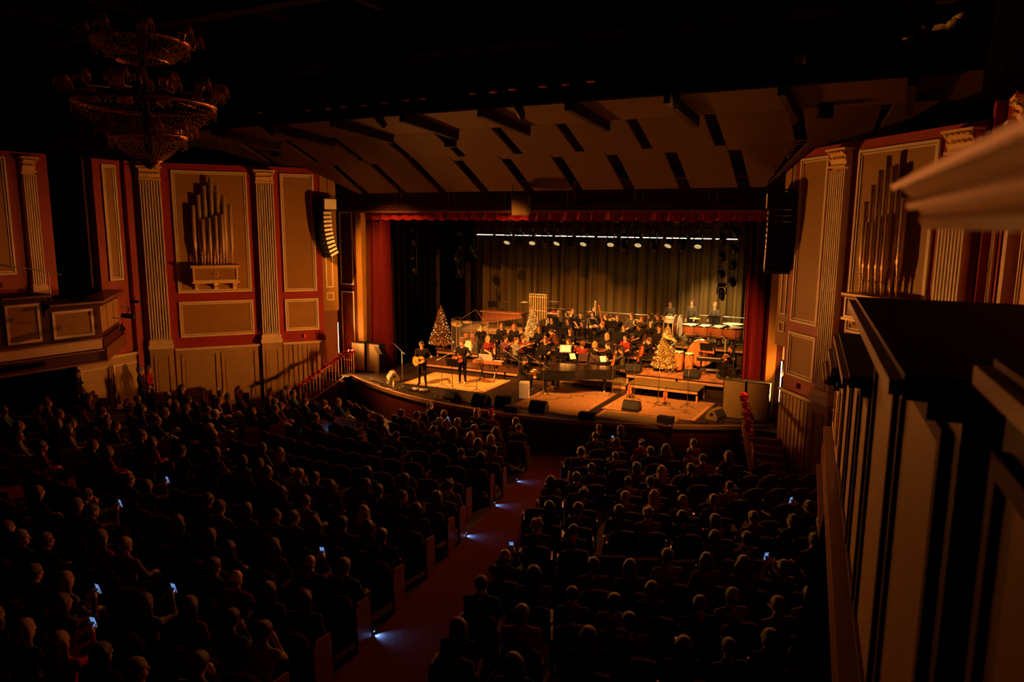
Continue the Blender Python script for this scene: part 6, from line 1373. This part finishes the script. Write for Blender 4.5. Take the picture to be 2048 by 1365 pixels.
# handrails with rose garlands
for side in (-1, 1):
    t = thing('stair_railing', 'metal railing of upright bars on the %s stage stairs' % ('left' if side < 0 else 'right'), 'railing', (side*8.1, -1.3, 0), group='stair railings')
    top = [(0, 0, 1.0), (side*.05, -.45, 1.0), (side*.74, -2.45, -.12)]
    bot = [(0, 0, .06), (side*.05, -.45, .06), (side*.74, -2.45, -.98)]
    for nm, L in (('top_rail', top), ('bottom_rail', bot)): mb = MB(); mb.tube(L, .022, 6); part(mb, nm, 'brass', t)
    def lerp(L, f):
        if f < .2: a, b, g = L[0], L[1], f/.2
        else: a, b, g = L[1], L[2], (f-.2)/.8
        return tuple(a[i]+(b[i]-a[i])*g for i in range(3))
    for k in range(19):
        f = k/18; mb = MB(); mb.cyl(lerp(bot, f), lerp(top, f), .013 if k % 6 else .022, n=5); part(mb, 'baluster', 'brass', t)
    g = thing('rose_garland', 'garland of red roses along the %s stair railing' % ('left' if side < 0 else 'right'), 'garland', (side*8.1, -1.3, 0), group='rose garlands'); rr = random.Random(3)
    n = 30
    for k in range(n):
        f = k/(n-1)*(1 if side < 0 else .86); p = lerp(top, f); c = (p[0]+rr.uniform(-.05, .05), p[1]+rr.uniform(-.05, .05), p[2]+.04+rr.uniform(-.03, .05)); r = rr.uniform(.09, .135)
        mb = MB(); mb.ball(c, r*.6, 8, sc=(1, 1, .9))
        for j in range(6): a = j*pi/3+k; mb.add([(c[0]+.2*r*cos(a), c[1]+.2*r*sin(a), c[2]-r*.4), (c[0]+r*cos(a-.5), c[1]+r*sin(a-.5), c[2]+r*.35), (c[0]+1.1*r*cos(a), c[1]+1.1*r*sin(a), c[2]+r*.15), (c[0]+r*cos(a+.5), c[1]+r*sin(a+.5), c[2]+r*.35)], [(0, 1, 2, 3)])
        part(mb, 'rose', 'rose', g)
        if k % 2 == 0:
            mb = MB()
            for j in range(3): a = j*2.1+k; mb.add([c, (c[0]+.1*cos(a), c[1]+.1*sin(a), c[2]-.02), (c[0]+.17*cos(a+.25), c[1]+.17*sin(a+.25), c[2]-.07), (c[0]+.1*cos(a+.5), c[1]+.1*sin(a+.5), c[2]-.05)], [(0, 1, 2, 3)])
            part(mb, 'leaf', 'leaf', g)
# lamps on the catwalk, front-of-house spots
for k, p in enumerate(FOH):
    t = thing('spotlight', 'front-of-house spotlight on the catwalk, %s from the left' % ORD[k+1], 'spotlight', p, group='catwalk spotlights')
    Mx = (Vector((p[0]*.6, 2.7, .8))-Vector(p)).to_track_quat('-Z', 'Y').to_matrix().to_4x4()
    mb = MB(); mb.lathe([(.0, .55), (.11, .5), (.12, .15), (.1, .1), (.1, .04)], 12, M=Mx); part(mb, 'barrel', 'black', t); mb = MB(); mb.tube([(-.16, 0, .3), (-.16, 0, .5), (.16, 0, .5), (.16, 0, .3)], .014, 5); part(mb, 'yoke', 'metal_black', t)
k = 0
for (u, v) in ((520, 225), (615, 220), (655, 217), (685, 213), (727, 210), (768, 205), (812, 200), (845, 197), (945, 187), (987, 183), (1025, 178), (1086, 172), (1131, 168), (1181, 162)):
    P = aty(u, v, -9.4); k += 1
    t = thing('house_pendant', 'small dim pendant lamp under the catwalk, %s from the left' % ORD[k], 'lamp', tuple(P), group='pendants under the catwalk')
    mb = MB(); mb.lathe([(.02, .07), (.04, .03), (.1, -.02), (.09, -.025)], 12); part(mb, 'shade', 'gilt', t); mb = MB(); mb.cyl((0, 0, .1), (0, 0, .5), .008, n=5); part(mb, 'stem', 'metal_black', t)
# chandelier
def chandelier():
    c = CAM+ray(290, 190)*12.8; t = thing('chandelier', 'large unlit crystal chandelier of tiered baskets with beaded strands', 'chandelier', tuple(c))
    def strand(p0, p1, sag, n, r=.008):
        pts = [(p0[0]+(p1[0]-p0[0])*f, p0[1]+(p1[1]-p0[1])*f, p0[2]+(p1[2]-p0[2])*f-sag*4*f*(1-f)) for f in [j/n for j in range(n+1)]]
        return pts
    mb = MB(); mb.tube([(0, 0, -1.0), (0, 0, -.4), (0, 0, .3), (0, 0, 1.2), (0, 0, 2.9)], [.1, .07, .05, .06, .02], 8); part(mb, 'stem', 'rosewood', t)
    tiers = [(.76, .88, .42, .6, 'upper'), (1.14, -.18, .58, -.62, 'main'), (.62, -.72, .2, -1.12, 'lower')]
    for (r, z, r2, z2, nm) in tiers:
        mb = MB(); mb.lathe([(r-.03, z-.03), (r+.03, z-.03), (r+.05, z+.04), (r-.02, z+.04)], 32); part(mb, nm+'_rim', 'gilt', t)
        mb = MB(); mb.lathe([(r2-.03, z2), (r2+.03, z2), (r2, z2-.05)], 24); part(mb, nm+'_ring', 'gilt', t)
        n = int(r*64); mb = MB()
        for k in range(n):
            a = 2*pi*k/n
            for (x, y, zz) in strand((r*cos(a), r*sin(a), z), (r2*cos(a), r2*sin(a), z2), .1*r, 9): mb.box((x, y, zz), (.016, .016, .034), rz=a)
        part(mb, nm+'_beads', 'crystal', t, kind='stuff')
        mb = MB()
        for k in range(16):
            a = 2*pi*k/16; b = a+2*pi/16
            for s in (.12, .2):
                for (x, y, zz) in strand((r*cos(a), r*sin(a), z), (r*cos(b), r*sin(b), z), s, 10): mb.box((x*1.03, y*1.03, zz), (.014, .014, .022))
        part(mb, nm+'_swags', 'crystal', t, kind='stuff')
    for (R, z, n, s) in ((.9, 1.0, 8, .13), (1.28, .1, 12, .13), (.55, .25, 6, .12), (.72, -.6, 10, .12)):
        for k in range(n):
            a = 2*pi*(k+.3)/n; x, y = R*cos(a), R*sin(a)
            mb = MB(); mb.lathe([(s*.2, z+s*1.1), (s*.7, z+s*.9), (s, z+s*.2), (s*.98, z-.02)], 12, M=Matrix.Translation((x, y, 0))); sh = part(mb, 'lamp_shade', 'shade', t)
            mb = MB()
            for j in range(14): b = 2*pi*j/14; mb.box((x+s*cos(b), y+s*sin(b), z-.06), (.01, .01, .09))
            part(mb, 'fringe', 'crystal', sh, kind='stuff')
            mb = MB(); mb.tube([(x, y, z-.02), (x*.95, y*.95, z-.14), (x*.6, y*.6, z-.1)], .014, 5); part(mb, 'arm', 'gilt', t)
    mb = MB(); mb.lathe([(.2, -1.1), (.16, -1.2), (.05, -1.26), (0, -1.3)], 12); part(mb, 'bottom_finial', 'gilt', t)
chandelier()
# spotlights clamped to the end of the left box
for (u, v, lab, a) in ((258, 632, 'black spotlight clamped to the end of the left box', .2), (245, 655, 'lower black spotlight hung from the end of the left box', -.4), (270, 603, 'small black lamp floating on a thin arm above the left box end', .5)):
    P = aty(u, v, -10.0); t = thing('box_spotlight', lab, 'spotlight', tuple(P), a, 'spotlights on the left box'); s = .6 if u == 270 else 1
    mb = MB(); mb.cyl((-.26*s, 0, 0), (.26*s, -.05, -.02), .075*s, .085*s, n=10); part(mb, 'barrel', 'metal_black', t); mb = MB(); mb.tube([(-.05, .0, .1*s), (0, .05, .26*s), (0, -.3, .36*s)], .014, 5); part(mb, 'yoke', 'metal_black', t)
    mb = MB(); mb.disc((0, 0, 0), .08*s, 10, M=Matrix.Translation((.265*s, -.05, -.02)) @ Matrix.Rotation(pi/2, 4, 'Y')); part(mb, 'lens', 'lens_glass', t)
for side in (-1, 1):
    Mw = WM(side); P = Mw @ Vector((-1.0, .02, 1.72)); mb = MB(); mb.box(tuple(P), (.1, .1, .16)); o = solo(mb, 'fire_alarm', 'rose', 'small red fire alarm on the %s wall below the panel' % ('left' if side < 0 else 'right'), 'fire alarm'); mb = MB(); mb.box((P[0]-.04*side, P[1]-.05, P[2]), (.05, .03, .06)); part(mb, 'strobe', 'ivory', o)
